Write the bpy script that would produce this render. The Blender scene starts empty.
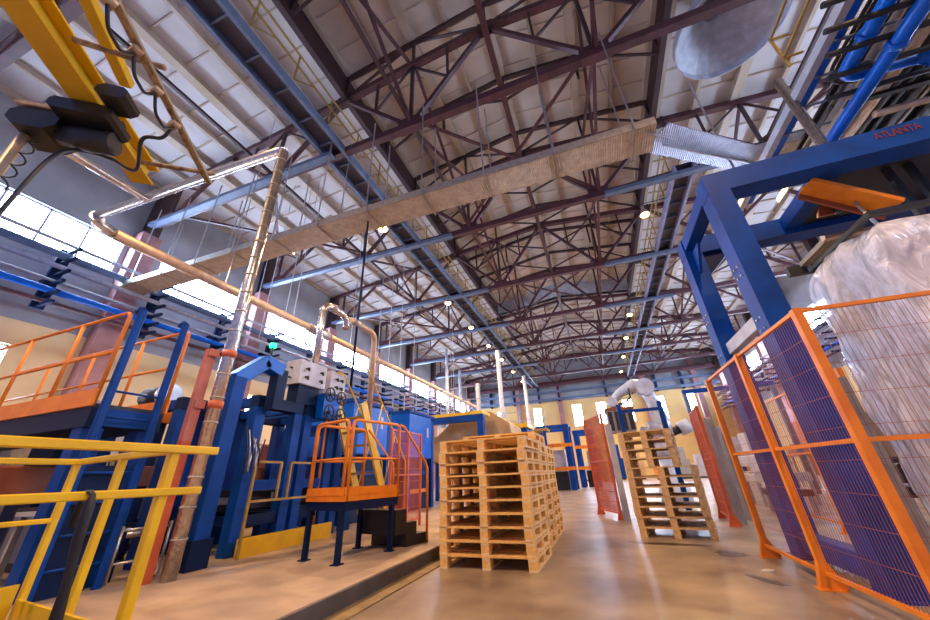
import bpy, math, random
from mathutils import Vector, Matrix
random.seed(7)
SC = bpy.context.scene
COL = SC.collection

# ---------------------------------------------------------------- camera
p, yw, rl = math.radians(25.795), math.radians(19.36), math.radians(-2.556)
fw = Vector((-math.sin(yw)*math.cos(p), math.cos(yw)*math.cos(p), math.sin(p)))
r0 = Vector((math.cos(yw), math.sin(yw), 0)); u0 = r0.cross(fw)
rt = math.cos(rl)*r0 + math.sin(rl)*u0; up = -math.sin(rl)*r0 + math.cos(rl)*u0
cam_d = bpy.data.cameras.new('camera'); cam = bpy.data.objects.new('camera', cam_d); COL.objects.link(cam)
cam_d.sensor_width = 36; cam_d.lens = 342.87/930*36; cam_d.clip_start = 0.05; cam_d.clip_end = 300
m = Matrix.Identity(4)
for i in range(3):
    m[i][0] = rt[i]; m[i][1] = up[i]; m[i][2] = -fw[i]
m[0][3], m[1][3], m[2][3] = 0, 0, 1.0
cam.matrix_world = m
SC.camera = cam

# ---------------------------------------------------------------- world, exposure
W = bpy.data.worlds.new('sky'); SC.world = W; W.use_nodes = True
bg = W.node_tree.nodes['Background']; bg.inputs[0].default_value = (.42, .50, 1.0, 1); bg.inputs[1].default_value = .42
SC.view_settings.view_transform = 'Standard'; SC.view_settings.look = 'None'
SC.view_settings.exposure = 0.5; SC.view_settings.gamma = 1
SC.view_settings.use_curve_mapping = False
LAMP_W = 1150; LAMP_C = (1, .62, .29)
DAY_W = 32.0; DAY_C = (.55, .70, 1)

def smooth(pts, n=6):
    P = [Vector(q) for q in pts]; P = [P[0]*2-P[1]] + P + [P[-1]*2-P[-2]]; out = []
    for i in range(1, len(P)-2):
        for j in range(n):
            t = j/n; out.append(.5*((2*P[i]) + (P[i+1]-P[i-1])*t + (2*P[i-1]-5*P[i]+4*P[i+1]-P[i+2])*t*t + (3*P[i]-P[i-1]-3*P[i+1]+P[i+2])*t**3))
    return out + [P[-2]]
# ---------------------------------------------------------------- materials
def mat(name, c, rough=.5, metal=0, c2=None, scale=6, bump=0, emit=None, es=0, stretch=(1,1,1), spec=.5, alpha=None, detail=4):
    M = bpy.data.materials.new(name); M.use_nodes = True
    nt = M.node_tree; b = nt.nodes['Principled BSDF']
    b.inputs['Base Color'].default_value = (*c, 1); b.inputs['Roughness'].default_value = rough
    b.inputs['Metallic'].default_value = metal; b.inputs['Specular IOR Level'].default_value = spec
    if emit: b.inputs['Emission Color'].default_value = (*emit, 1); b.inputs['Emission Strength'].default_value = es
    if alpha is not None: b.inputs['Alpha'].default_value = alpha
    tc = nt.nodes.new('ShaderNodeTexCoord'); mp = nt.nodes.new('ShaderNodeMapping'); mp.inputs['Scale'].default_value = stretch
    nt.links.new(tc.outputs['Object'], mp.inputs['Vector'])
    n = nt.nodes.new('ShaderNodeTexNoise'); n.inputs['Scale'].default_value = scale; n.inputs['Detail'].default_value = detail
    nt.links.new(mp.outputs[0], n.inputs['Vector'])
    if c2 is None: c2 = tuple(x*.72 for x in c)
    r = nt.nodes.new('ShaderNodeValToRGB'); r.color_ramp.elements[0].position = .35; r.color_ramp.elements[1].position = .68
    r.color_ramp.elements[0].color = (*c2, 1); r.color_ramp.elements[1].color = (*c, 1)
    nt.links.new(n.outputs['Fac'], r.inputs['Fac']); nt.links.new(r.outputs['Color'], b.inputs['Base Color'])
    if bump:
        bp = nt.nodes.new('ShaderNodeBump'); bp.inputs['Strength'].default_value = bump; bp.inputs['Distance'].default_value = .02
        nt.links.new(n.outputs['Fac'], bp.inputs['Height']); nt.links.new(bp.outputs['Normal'], b.inputs['Normal'])
    return M
M = {}
M['floor'] = mat('floor_concrete', (.42,.32,.21), .36, c2=(.19,.135,.095), scale=1.3, bump=.25, spec=.6, detail=12)
M['slab'] = mat('raised_slab_concrete', (.55,.40,.28), .6, c2=(.36,.26,.18), scale=2.2, bump=.2, detail=9)
M['slabedge'] = mat('slab_edge', (.10,.085,.075), .8, scale=5, bump=.4)
M['kerb'] = mat('worn_kerb', (.34,.23,.09), .7, c2=(.20,.14,.08), scale=5)
M['ceil'] = mat('ribbed_roof_slab', (.60,.57,.56), .85, c2=(.50,.46,.44), scale=.5)
M['ceildark'] = mat('lantern_roof_slab', (.66,.56,.47), .9, c2=(.52,.42,.33), scale=.5)  # lantern slabs: colour lightened to make up for bounce light only
M['rib'] = mat('roof_slab_rib', (.50,.42,.36), .85, c2=(.40,.30,.20), scale=.6)
M['wall'] = mat('grey_plaster', (.36,.36,.38), .85, c2=(.27,.27,.29), scale=.7)
M['cream'] = mat('cream_plaster', (.80,.60,.32), .8, c2=(.68,.52,.30), scale=.6)
M['creamy'] = mat('warm_yellow_plaster', (.88,.58,.20), .8, c2=(.78,.52,.22), scale=.6)
M['greenish'] = mat('pale_green_plaster', (.40,.43,.34), .8, scale=.8)
M['pink'] = mat('pink_painted_column', (.45,.22,.21), .7, scale=2)
M['maroon'] = mat('maroon_steel', (.095,.028,.034), .5, c2=(.055,.017,.022), scale=3)
M['dmaroon'] = mat('dark_brown_steel', (.05,.018,.022), .55, scale=3)
M['bluegrey'] = mat('blue_grey_steel', (.12,.16,.25), .5, .1, scale=4)
M['lilac'] = mat('pale_lilac_steel', (.24,.24,.36), .5, scale=4)
M['walkdeck'] = mat('dark_chequer_deck', (.055,.05,.075), .6, scale=5)
M['lightgrey'] = mat('pale_grey_paint', (.50,.52,.60), .4, scale=4)
M['galv'] = mat('galvanised_sheet', (.62,.60,.60), .3, .85, c2=(.45,.43,.45), scale=9)
M['galvdull'] = mat('dull_zinc', (.46,.40,.34), .45, .6, scale=9)
M['foil'] = mat('silver_foil_duct', (.75,.70,.66), .25, .9, c2=(.55,.50,.48), scale=14, bump=.3)
M['tan'] = mat('tan_insulated_pipe', (.66,.46,.30), .45, .3, c2=(.50,.34,.22), scale=7)
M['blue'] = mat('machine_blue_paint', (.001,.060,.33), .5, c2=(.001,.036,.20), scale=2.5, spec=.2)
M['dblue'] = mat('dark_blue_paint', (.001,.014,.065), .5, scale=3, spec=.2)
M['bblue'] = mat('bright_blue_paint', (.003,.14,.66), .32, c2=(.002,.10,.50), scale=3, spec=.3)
M['orange'] = mat('orange_paint', (.88,.27,.012), .42, c2=(.72,.19,.01), scale=5)
M['rorange'] = mat('red_orange_paint', (.66,.13,.045), .45, scale=5)
M['meshwire'] = mat('dull_red_wire', (.42,.10,.035), .5, scale=5)
M['brownor'] = mat('rust_brown_paint', (.33,.085,.03), .5, scale=3)
M['salmon'] = mat('salmon_paint', (.62,.20,.14), .5, scale=4)
M['yellow'] = mat('yellow_paint', (.84,.54,.01), .42, c2=(.70,.43,.008), scale=4)
M['crane'] = mat('crane_yellow_paint', (.66,.42,.008), .45, c2=(.54,.33,.006), scale=3)
M['dyellow'] = mat('tarnished_yellow_paint', (.42,.27,.06), .5, scale=6)
M['black'] = mat('black_plastic', (.012,.012,.014), .4, scale=6)
M['dark'] = mat('dark_machinery', (.02,.020,.026), .5, scale=5)
M['rubber'] = mat('black_rubber', (.010,.010,.012), .5)
M['dust'] = mat('dusty_brown_steel', (.14,.085,.045), .85, c2=(.42,.30,.18), scale=22, bump=1.0)
M['dustfluff'] = mat('wood_dust', (.62,.48,.36), .95, c2=(.30,.20,.12), scale=18, bump=1.0)
M['wood'] = mat('pale_pine', (.90,.56,.17), .65, c2=(.74,.42,.11), scale=5, stretch=(6,1,6), bump=.15)
M['wood2'] = mat('weathered_pine', (.74,.50,.24), .7, c2=(.48,.31,.14), scale=5, stretch=(6,1,6), bump=.15)
M['woodl'] = mat('pale_end_board', (.88,.66,.38), .65, c2=(.70,.48,.22), scale=5, stretch=(1,6,6), bump=.15)
M['white'] = mat('white_robot_paint', (.68,.76,.92), .3, scale=5)
M['grey'] = mat('grey_paint', (.34,.34,.36), .5, scale=4)
M['cab'] = mat('light_grey_cabinet', (.60,.58,.62), .4, scale=3)
M['canvas'] = mat('tan_canvas', (.62,.42,.22), .8, scale=1.5)
M['cardboard'] = mat('brown_cardboard', (.40,.26,.17), .7, scale=3)
M['cable'] = mat('brown_cables', (.05,.035,.028), .5, scale=8)
M['lamp'] = mat('sodium_bulb', (1,.7,.35), emit=(1,.50,.14), es=28)
M['green'] = mat('green_beacon', (.02,.8,.3), emit=(.02,1,.35), es=2.5)
M['day'] = mat('daylit_pane', (.8,.85,.9), .2, emit=DAY_C, es=DAY_W)
M['letter'] = mat('dull_red_lettering', (.22,.025,.02), .5)
M['paper'] = mat('white_paper', (.75,.73,.72), .7)
M['stain'] = mat('dark_oil_stain', (.05,.035,.03), .3, scale=6)
def ribbed(name, c, axis, freq, dist=.02, rough=.35, metal=.6):
    Mx = mat(name, c, rough, metal); nt = Mx.node_tree; b = nt.nodes['Principled BSDF']
    tc = nt.nodes.new('ShaderNodeTexCoord'); w = nt.nodes.new('ShaderNodeTexWave'); w.bands_direction = axis
    w.inputs['Scale'].default_value = freq; nt.links.new(tc.outputs['Object'], w.inputs['Vector'])
    bp = nt.nodes.new('ShaderNodeBump'); bp.inputs['Strength'].default_value = .9; bp.inputs['Distance'].default_value = dist
    nt.links.new(w.outputs['Fac'], bp.inputs['Height']); nt.links.new(bp.outputs['Normal'], b.inputs['Normal'])
    return Mx
M['corr'] = ribbed('corrugated_zinc', (.58,.44,.30), 'X', 6)
M['corrb'] = ribbed('bright_corrugated_zinc', (.36,.37,.44), 'X', 6)
M['corrd'] = ribbed('corrugated_beige_cover', (.36,.30,.22), 'X', 5, metal=.1, rough=.6)
M['corrblue'] = ribbed('ribbed_blue_curtain', (.008,.05,.34), 'Y', 5, metal=0, rough=.4)
# shrink film: clear glossy wrinkled plastic
def film():
    Mx = bpy.data.materials.new('wrinkled_clear_film'); Mx.use_nodes = True; nt = Mx.node_tree
    b = nt.nodes['Principled BSDF']; out = nt.nodes['Material Output']
    b.inputs['Base Color'].default_value = (.86,.87,.98,1); b.inputs['Roughness'].default_value = .12; b.inputs['Specular IOR Level'].default_value = .9
    t = nt.nodes.new('ShaderNodeBsdfTransparent'); mx = nt.nodes.new('ShaderNodeMixShader')
    n = nt.nodes.new('ShaderNodeTexNoise'); n.inputs['Scale'].default_value = 4.5; n.inputs['Detail'].default_value = 8; n.inputs['Distortion'].default_value = 1.6
    tc = nt.nodes.new('ShaderNodeTexCoord'); mp = nt.nodes.new('ShaderNodeMapping'); mp.inputs['Scale'].default_value = (1.6,1.6,.55)
    nt.links.new(tc.outputs['Object'], mp.inputs[0]); nt.links.new(mp.outputs[0], n.inputs['Vector'])
    bp = nt.nodes.new('ShaderNodeBump'); bp.inputs['Strength'].default_value = 1; bp.inputs['Distance'].default_value = .06
    nt.links.new(n.outputs['Fac'], bp.inputs['Height']); nt.links.new(bp.outputs[0], b.inputs['Normal'])
    r = nt.nodes.new('ShaderNodeMapRange'); r.inputs[1].default_value = .35; r.inputs[2].default_value = .65; r.inputs[3].default_value = .45; r.inputs[4].default_value = .95
    nt.links.new(n.outputs['Fac'], r.inputs[0]); nt.links.new(r.outputs[0], mx.inputs[0])
    nt.links.new(t.outputs[0], mx.inputs[1]); nt.links.new(b.outputs[0], mx.inputs[2]); nt.links.new(mx.outputs[0], out.inputs[0])
    return Mx
M['film'] = film()

# ---------------------------------------------------------------- mesh builder
def V(*a): return Vector(a)
class MB:
    def __init__(s): s.v = []; s.f = []; s.sm = []
    def add(s, vs, fs, smooth=False):
        k = len(s.v); s.v += [tuple(x) for x in vs]; s.f += [tuple(i+k for i in f) for f in fs]; s.sm += [smooth]*len(fs); return s
    def box(s, x0, x1, y0, y1, z0, z1, bev=0):
        return s.bar((( x0+x1)/2, y0, (z0+z1)/2), ((x0+x1)/2, y1, (z0+z1)/2), abs(x1-x0), abs(z1-z0), bev=bev)
    def bar(s, a, b, w, h, upv=(0,0,1), bev=0):
        """rectangular bar from a to b, width w sideways, height h along upv"""
        a = Vector(a); b = Vector(b); d = (b-a).normalized(); u = Vector(upv)
        if abs(d.dot(u)) > .98: u = Vector((0,1,0)) if abs(d.y) < .9 else Vector((1,0,0))
        r = d.cross(u).normalized(); u = r.cross(d).normalized()
        if bev <= 0: prof = [(-w/2,-h/2),(w/2,-h/2),(w/2,h/2),(-w/2,h/2)]
        else:
            e = min(bev, w*.3, h*.3)
            prof = [(-w/2+e,-h/2),(w/2-e,-h/2),(w/2,-h/2+e),(w/2,h/2-e),(w/2-e,h/2),(-w/2+e,h/2),(-w/2,h/2-e),(-w/2,-h/2+e)]
        n = len(prof)
        vs = [q + r*x + u*z for q in (a, b) for x, z in prof]
        fs = [(i, (i+1) % n, (i+1) % n + n, i+n) for i in range(n)] + [tuple(range(n-1,-1,-1)), tuple(range(n, 2*n))]
        return s.add(vs, fs)
    def tube(s, pts, rad, n=10, caps=True):
        pts = [Vector(q) for q in pts]; k = len(pts)
        rads = rad if isinstance(rad, (list, tuple)) else [rad]*k
        vs = []; prev = None
        for i, q in enumerate(pts):
            d = ((pts[min(i+1,k-1)]-q).normalized() + (q-pts[max(i-1,0)]).normalized())
            d = d.normalized() if d.length > 1e-6 else Vector((0,0,1))
            if prev is None:
                r = d.cross(Vector((0,0,1)) if abs(d.z) < .9 else Vector((0,1,0))).normalized()
            else:
                r = (prev - d*prev.dot(d)).normalized()
            prev = r; u = r.cross(d)
            for j in range(n):
                a = 2*math.pi*j/n; vs.append(q + (r*math.cos(a) + u*math.sin(a))*rads[i])
        fs = []
        for i in range(k-1):
            for j in range(n):
                j2 = (j+1) % n; fs.append((i*n+j, i*n+j2, (i+1)*n+j2, (i+1)*n+j))
        s.add(vs, fs, True)
        if caps:
            b = len(s.v)-len(vs)
            s.f += [tuple(b+j for j in range(n-1,-1,-1)), tuple(b+(k-1)*n+j for j in range(n))]; s.sm += [False]*2
        return s
    def prism(s, poly, axis, lo, hi):
        """extrude polygon (2-D, in the two other axes in xyz order) between lo and hi on axis"""
        n = len(poly); vs = []
        for t in (lo, hi):
            for a, b in poly:
                vs.append({0:(t,a,b),1:(a,t,b),2:(a,b,t)}[axis])
        return s.add(vs, [tuple(range(n)), tuple(range(2*n-1,n-1,-1))] + [(i,(i+1)%n,(i+1)%n+n,i+n) for i in range(n)])
    def wheel(s, c, axis, R, r, n=20, spokes=5):
        c = Vector(c); axis = Vector(axis).normalized(); a = axis.cross(Vector((0,0,1))).normalized(); b = axis.cross(a)
        ring = [c+(a*math.cos(t)+b*math.sin(t))*R for t in [2*math.pi*i/n for i in range(n+1)]]
        s.tube(ring, r, 6, False)
        for i in range(spokes):
            t = 2*math.pi*i/spokes; s.tube([c, c+(a*math.cos(t)+b*math.sin(t))*R], r*.7, 5)
        return s.tube([c-axis*r*2, c+axis*r*2], R*.22, 10)
    def build(s, name, m, parent=None, loc=None):
        me = bpy.data.meshes.new(name); me.from_pydata(s.v, [], s.f); me.materials.append(M[m] if isinstance(m, str) else m)
        o = bpy.data.objects.new(name, me); COL.objects.link(o)
        off = Vector((0,0,0))
        if parent is not None:
            o.parent = parent; r = parent
            while r is not None: off += r.location; r = r.parent
        elif loc is not None:
            o.location = loc; off = Vector(loc)
        for v in me.vertices: v.co -= off
        me.polygons.foreach_set('use_smooth', s.sm); me.update()
        import bmesh
        bm = bmesh.new(); bm.from_mesh(me); bmesh.ops.recalc_face_normals(bm, faces=bm.faces); bm.to_mesh(me); bm.free()
        return o
ORD = ['first','second','third','fourth','fifth','sixth','seventh','eighth','ninth','tenth','eleventh','twelfth','thirteenth','fourteenth','fifteenth','sixteenth','seventeenth','eighteenth']
def tag(o, label, cat, group=None, kind=None):
    if label: o['label'] = label
    if cat: o['category'] = cat
    if group: o['group'] = group
    if kind: o['kind'] = kind
    return o
def thing(name, label, cat, loc=(0,0,0), group=None):
    o = bpy.data.objects.new(name, None); o.empty_display_size = .1; COL.objects.link(o); o.location = loc
    return tag(o, label, cat, group)
def single(mb, name, m, label, cat, loc, group=None, kind=None): return tag(mb.build(name, m, None, loc), label, cat, group, kind)
def struct(mb, name, m, parent=None):
    o = mb.build(name, m, parent)
    if parent is None: o['kind'] = 'structure'
    return o
def kids(o): return [c for c in bpy.data.objects if c.parent == o]
def copy_tree(o, loc=None, rz=None, label=None, group=None):
    ch = {}
    for c in bpy.data.objects:
        if c.parent is not None: ch.setdefault(c.parent.name, []).append(c)
    def rec(src, par):
        c = src.copy(); COL.objects.link(c); c.parent = par
        for k in ch.get(src.name, []): rec(k, c)
        return c
    r = rec(o, None)
    if loc is not None: r.location = loc
    if rz is not None: r.rotation_euler = (0,0,rz)
    if label: r['label'] = label
    if group: r['group'] = group
    return r
def arc(c, r, a0, a1, n, ax, bx):
    c = Vector(c); ax = Vector(ax); bx = Vector(bx)
    return [c + (ax*math.cos(a0+(a1-a0)*i/n) + bx*math.sin(a0+(a1-a0)*i/n))*r for i in range(n+1)]

# ================================================================= SETTING
XL, XR, YB, XC = -17.2, 15.0, 50.0, -1.1
TY = [6.7 + 5.85*k for k in range(-1, 8)]             # truss positions along the hall
def roof_z(x): return 15.75 - abs(x-XC)*.118
SLAB_Z = .15
struct(MB().box(XL-.3, XR+.3, -3, YB+.3, -.3, 0), 'floor', 'floor')
fs = struct(MB().box(XL, -2.36, -3, 11.6, 0, SLAB_Z), 'trim_1', 'slab')
struct(MB().box(-2.359, -2.345, -3, 11.6, 0, SLAB_Z-.012), 'trim_2', 'slabedge')
struct(MB().box(-2.345, -2.16, -3, 11.6, 0, .012), 'trim_3', 'kerb')
# walls
w = MB()
WZ0, WZ1 = 8.8, 10.45
cols = TY
# left wall with window band openings
def side_wall(x0, x1, name, lowwins):
    """plaster wall from vertical strips; band windows between the columns"""
    mb = MB()
    mb.box(x0, x1, -3, YB, WZ1, 14.4)
    mb.box(x0, x1, -3, YB, 6.2, WZ0)
    prev = -3
    segs = []
    for k in range(len(cols)):
        a = cols[k]+.9; b = (cols[k+1] if k+1 < len(cols) else YB)-.55
        mb.box(x0, x1, prev, a, WZ0, WZ1); segs.append((a, b)); prev = b
    mb.box(x0, x1, prev, YB, WZ0, WZ1)
    struct(mb, name, 'wall')
    lo = MB(); prev = -3
    for a, b in lowwins:
        lo.box(x0, x1, prev, a, 0, 6.2); lo.box(x0, x1, a, b, 0, 3.5); lo.box(x0, x1, a, b, 5.4, 6.2); prev = b
    lo.box(x0, x1, prev, YB, 0, 6.2)
    o = struct(lo, name+'_plaster', 'cream'); 
    o.name = 'wall_left_lower' if 'left' in name else 'wall_right_lower'
    return segs
segL = side_wall(XL-.3, XL, 'wall_left', [(3.0, 4.7), (12, 13.6), (20, 21.6)])
segR = side_wall(XR, XR+.3, 'wall_right', [(12,14), (22,24), (33,35)])
wn = 0
def window(x, a, b, z0, z1, side, npan):
    global wn
    wn += 1; s = 1 if side == 'l' else -1
    pane = struct(MB().box(x-.17*s-.01, x-.17*s+.01, a, b, z0, z1), f'window_{wn}', 'day')
    fr = MB()
    for i in range(npan+1):
        y = a+(b-a)*i/npan; fr.box(x-.14*s-.04, x-.14*s+.04, y-.035, y+.035, z0, z1)
    fr.box(x-.14*s-.04, x-.14*s+.04, a, b, z0, z0+.07); fr.box(x-.14*s-.04, x-.14*s+.04, a, b, z1-.07, z1)
    fr.build('window_frame', 'lightgrey', pane)
for a, b in segL: window(XL, a, b, WZ0, WZ1, 'l', 4)
for a, b in segR: window(XR, a, b, WZ0, WZ1, 'r', 4)
for a, b in [(3.0,4.7), (12,13.6), (20,21.6)]: window(XL, a, b, 3.5, 5.4, 'l', 2)
for a, b in [(12,14), (22,24), (33,35)]: window(XR, a, b, 3.5, 5.4, 'r', 2)
# back wall
bw = MB(); wins = [(-13.2,-12.2), (-8.0,-7.0), (-2.7,-1.6), (.4,1.5), (3.6,4.7), (7.4,8.5), (10.8,11.9)]
bl = MB(); prev = XL
for a, b in wins:
    bl.box(prev, a, YB, YB+.3, 0, 9.8); bl.box(a, b, YB, YB+.3, 0, 6.4); bl.box(a, b, YB, YB+.3, 9.1, 9.8); prev = b
bl.box(prev, XR, YB, YB+.3, 0, 9.8); struct(bl, 'wall_back', 'creamy')
struct(MB().box(XL, XR, YB, YB+.3, 9.8, 17), 'wall_back_upper', 'wall')
for a, b in wins:
    wn += 1; pane = struct(MB().box(a, b, YB+.16, YB+.18, 6.4, 9.1), f'window_{wn}', 'day')
    fr = MB(); fr.box((a+b)/2-.03, (a+b)/2+.03, YB+.1, YB+.16, 6.4, 9.1); fr.box(a, b, YB+.1, YB+.16, 7.7, 7.76); fr.build('window_frame', 'lightgrey', pane)
# ceiling: sloping slabs with ribs
def roof_part(xa, xb, y0, y1, zf, name, m='ceil', step=1.5):
    mb = MB()
    n = max(2, round(abs(xb-xa)/step)); xs = [xa+(xb-xa)*i/n for i in range(n+1)]
    for i in range(n):
        a, b = xs[i], xs[i+1]
        mb.add([(a,y0,zf(a)),(b,y0,zf(b)),(b,y1,zf(b)),(a,y1,zf(a)),(a,y0,zf(a)+.2),(b,y0,zf(b)+.2),(b,y1,zf(b)+.2),(a,y1,zf(a)+.2)],
               [(0,1,2,3),(4,5,6,7),(0,1,5,4),(1,2,6,5),(2,3,7,6),(3,0,4,7)])
    o = struct(mb, name, m)
    rb = MB()
    for i, x in enumerate(xs):
        if i == 0 and xa == XC: continue
        rb.bar((x, y0, zf(x)-.10), (x, y1, zf(x)-.10), .13 if i % 2 else .34, .26)
    rb.build('ceiling_rib', 'rib', o)
    cr = MB(); y = y0+.6
    while y < y1:
        cr.bar((xs[0], y, zf(xs[0])-.03), (xs[-1], y, zf(xs[-1])-.03), .05, .10); y += 1.17
    cr.build('ceiling_cross_rib', 'rib' if m == 'ceil' else m, o)
    return o
LX0, LX1, LY = -7.1, 4.9, 30.1
roof_part(XL, LX0, -3, YB, roof_z, 'ceiling')
roof_part(LX1, XR, -3, YB, roof_z, 'ceiling_right')
roof_part(LX0, XC, LY, YB, roof_z, 'ceiling_back_left'); roof_part(XC, LX1, LY, YB, roof_z, 'ceiling_back_right')
def lz(x): return 17.35 - abs(x-XC)*.15
roof_part(LX0, XC, -3, LY, lz, 'ceiling_lantern_left', 'ceildark'); roof_part(XC, LX1, -3, LY, lz, 'ceiling_lantern_right', 'ceildark')
zz = roof_z(LX0)
struct(MB().box(LX0-.15, LX0, -3, LY, zz, lz(LX0)+.2), 'trim_4', 'dmaroon')
struct(MB().box(LX1, LX1+.15, -3, LY, zz, lz(LX1)+.2), 'trim_5', 'dmaroon')
struct(MB().prism([(LX0, zz), (XC, roof_z(XC)), (LX1, zz), (LX1, lz(LX1)), (XC, lz(XC)), (LX0, lz(LX0))], 1, LY, LY+.15), 'trim_6', 'lightgrey')

# ---------------------------------------------------------------- columns along both walls
for side, x, nm in (('left', XL+.28, 'left'), ('right', XR-.28, 'right')):
    for k, y in enumerate(TY):
        if y < 3: continue
        t = thing('wall_column', f'pink painted wall column on the {nm} wall, {ORD[k-1]} from the camera', 'column', (x, y, 0))
        MB().box(x-.28, x+.28, y-.36, y+.36, 0, 11.0).build('shaft', 'pink', t)
        MB().box(x-.25, x+.25, y-.22, y+.22, 11.0, 13.55).build('steel_head', 'dmaroon', t)
# ---------------------------------------------------------------- roof trusses
ZL = 11.6
def truss(y):
    t = thing('roof_truss', '', 'roof truss', (0, y, ZL))
    ut = lambda x: roof_z(x) - .32
    MB().bar((XL+.5, y, ZL), (XR-.5, y, ZL), .22, .26).build('bottom_chord', 'maroon', t)
    for a, b in ((XL+.4, XC), (XC, XR-.4)):
        MB().bar((a, y, ut(a)), (b, y, ut(b)), .24, .26).build('top_chord', 'maroon', t)
    low = [-16, -10, -4, 1.9, 7.9, 13.8]; upn = [-13, -7, XC, 4.9, 10.9]
    for i, x in enumerate(low):
        for u in upn:
            if abs(u-x) < 3.3:
                MB().bar((x, y, ZL), (u, y, ut(u)), .14, .14).build('diagonal_brace', 'maroon', t)
        MB().bar((x, y, ZL), (x, y, ut(x)), .11, .11).build('upright', 'dmaroon', t)
        MB().box(x-.4, x+.4, y-.13, y+.13, ZL-.16, ZL+.34).build('gusset_plate', 'maroon', t)
    for u in upn:
        MB().box(u-.28, u+.28, y-.13, y+.13, ut(u)-.28, ut(u)+.14).build('gusset_plate', 'dmaroon', t)
        for s in (-1, 1):
            xm = u+s*1.5; zm = (ZL+ut(u))/2
            if XL+.4 < xm < XR-.4:
                MB().bar((xm, y, zm), (xm, y, ut(xm)), .08, .08).build('short_upright', 'dmaroon', t)
                MB().bar((xm, y, zm), (u+s*3.0, y, ut(u+s*3.0)) , .07, .07).build('short_brace', 'dmaroon', t)
    return t
def lantern_truss(y):
    t = thing('lantern_truss', '', 'roof truss', (XC, y, 15.5))
    for a, b in ((LX0+.02, XC), (XC, LX1-.02)):
        MB().bar((a, y, lz(a)-.28), (b, y, lz(b)-.28), .16, .18).build('top_chord', 'dmaroon', t)
    for x in (LX0+.1, -4, XC, 1.9, LX1-.1):
        MB().bar((x, y, roof_z(x)-.2), (x, y, lz(x)-.25), .10, .10).build('upright', 'dmaroon', t)
    for a, b in ((LX0+.1, -4), (XC, -4), (XC, 1.9), (LX1-.1, 1.9)):
        MB().bar((a, y, roof_z(a)-.2), (b, y, lz(b)-.28), .08, .08).build('diagonal_brace', 'dmaroon', t)
    return t
t0 = None
for k, y in enumerate(TY):
    lab = f'dark maroon steel roof truss spanning the hall, {ORD[k]} from the camera'
    if t0 is None: t0 = truss(y); t0['label'] = lab
    else: copy_tree(t0, (0, y, ZL), label=lab)
    t0['group'] = 'trusses along the hall'
for o in [o for o in bpy.data.objects if o.name.startswith('roof_truss')]: o['group'] = 'trusses along the hall'
l0 = None
for k, y in enumerate([v+d for v in TY[:5] for d in (0, 2.92)][:9]):
    lab = f'dark frame across the raised roof lantern, {ORD[k]} from the camera'
    if l0 is None: l0 = lantern_truss(y); l0['label'] = lab; l0['group'] = 'frames of the raised roof'
    else: copy_tree(l0, (XC, y, 15.5), label=lab)
# purlins / ties along the hall
for nm, x, z, ww, hh, m, lab in [
    ('ridge_beam', XC, 15.1, .2, .3, 'maroon', 'dark maroon ridge beam running down the middle of the roof'),
    ('edge_beam', LX0+.15, 14.75, .2, .3, 'dmaroon', 'dark edge beam along the left side of the raised roof'),
    ('edge_beam', LX1-.15, 14.75, .2, .3, 'dmaroon', 'dark edge beam along the right side of the raised roof'),
    ('tie_beam', -4, ZL+.24, .10, .10, 'dmaroon', 'thin dark tie along the truss bottoms left of the ridge'),
    ('tie_beam', 1.9, ZL+.24, .10, .10, 'maroon', 'thin maroon tie along the truss bottoms right of the ridge'),
    ('tie_beam', -10, ZL+.24, .10, .10, 'dmaroon', 'thin dark tie along the truss bottoms left of the left catwalk'),
    ('tie_beam', 7.9, ZL+.24, .10, .10, 'dmaroon', 'thin dark tie along the truss bottoms right of the right catwalk')]:
    single(MB().box(x-ww/2, x+ww/2, -2.8, YB-.1, z-hh/2, z+hh/2), nm, m, lab, 'beam', (x, 0, z))
# cross bracing between trusses (plan X)
k = 0
for (xa, xb) in ((-4, 1.9), (-16, -10), (7.9, 13.8)):
    for i in (1, 3, 5):
        k += 1
        t = thing('cross_brace', f'thin crossed roof bracing between trusses, {ORD[i]} bay, {"middle" if xa==-4 else "left side" if xa<-4 else "right side"} of the hall', 'brace', (xa, TY[i], ZL), 'crossed bracing between the trusses')
        MB().bar((xa, TY[i], ZL+.4), (xb, TY[i+1], ZL+.4), .09, .09).build('rod', 'maroon', t)
        MB().bar((xb, TY[i], ZL+.5), (xa, TY[i+1], ZL+.5), .09, .09).build('rod', 'maroon', t)
k = 0
sb = None
for x in (-4, 1.9, -10, 7.9):
    for i in range(0, 7):
        if abs(x) > 5 and i % 2 or abs(x) > 5 and i == 0: continue
        lab = f'thin maroon upright cross bracing between trusses, {ORD[i]} bay, {"left of ridge" if x == -4 else "right of ridge" if x == 1.9 else "left aisle" if x < 0 else "right aisle"}'
        y0, y1 = TY[i], TY[i+1]; zt = roof_z(x)-.4
        t = thing('sway_brace', lab, 'brace', (x, y0, ZL), 'upright bracing between the trusses')
        MB().bar((x-.05,y0+.15,ZL+.1), (x-.05,y1-.15,zt), .10, .10).build('strut', 'maroon', t)
        MB().bar((x+.06,y1-.15,ZL+.1), (x+.06,y0+.15,zt), .10, .10).build('strut', 'maroon', t)
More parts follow.
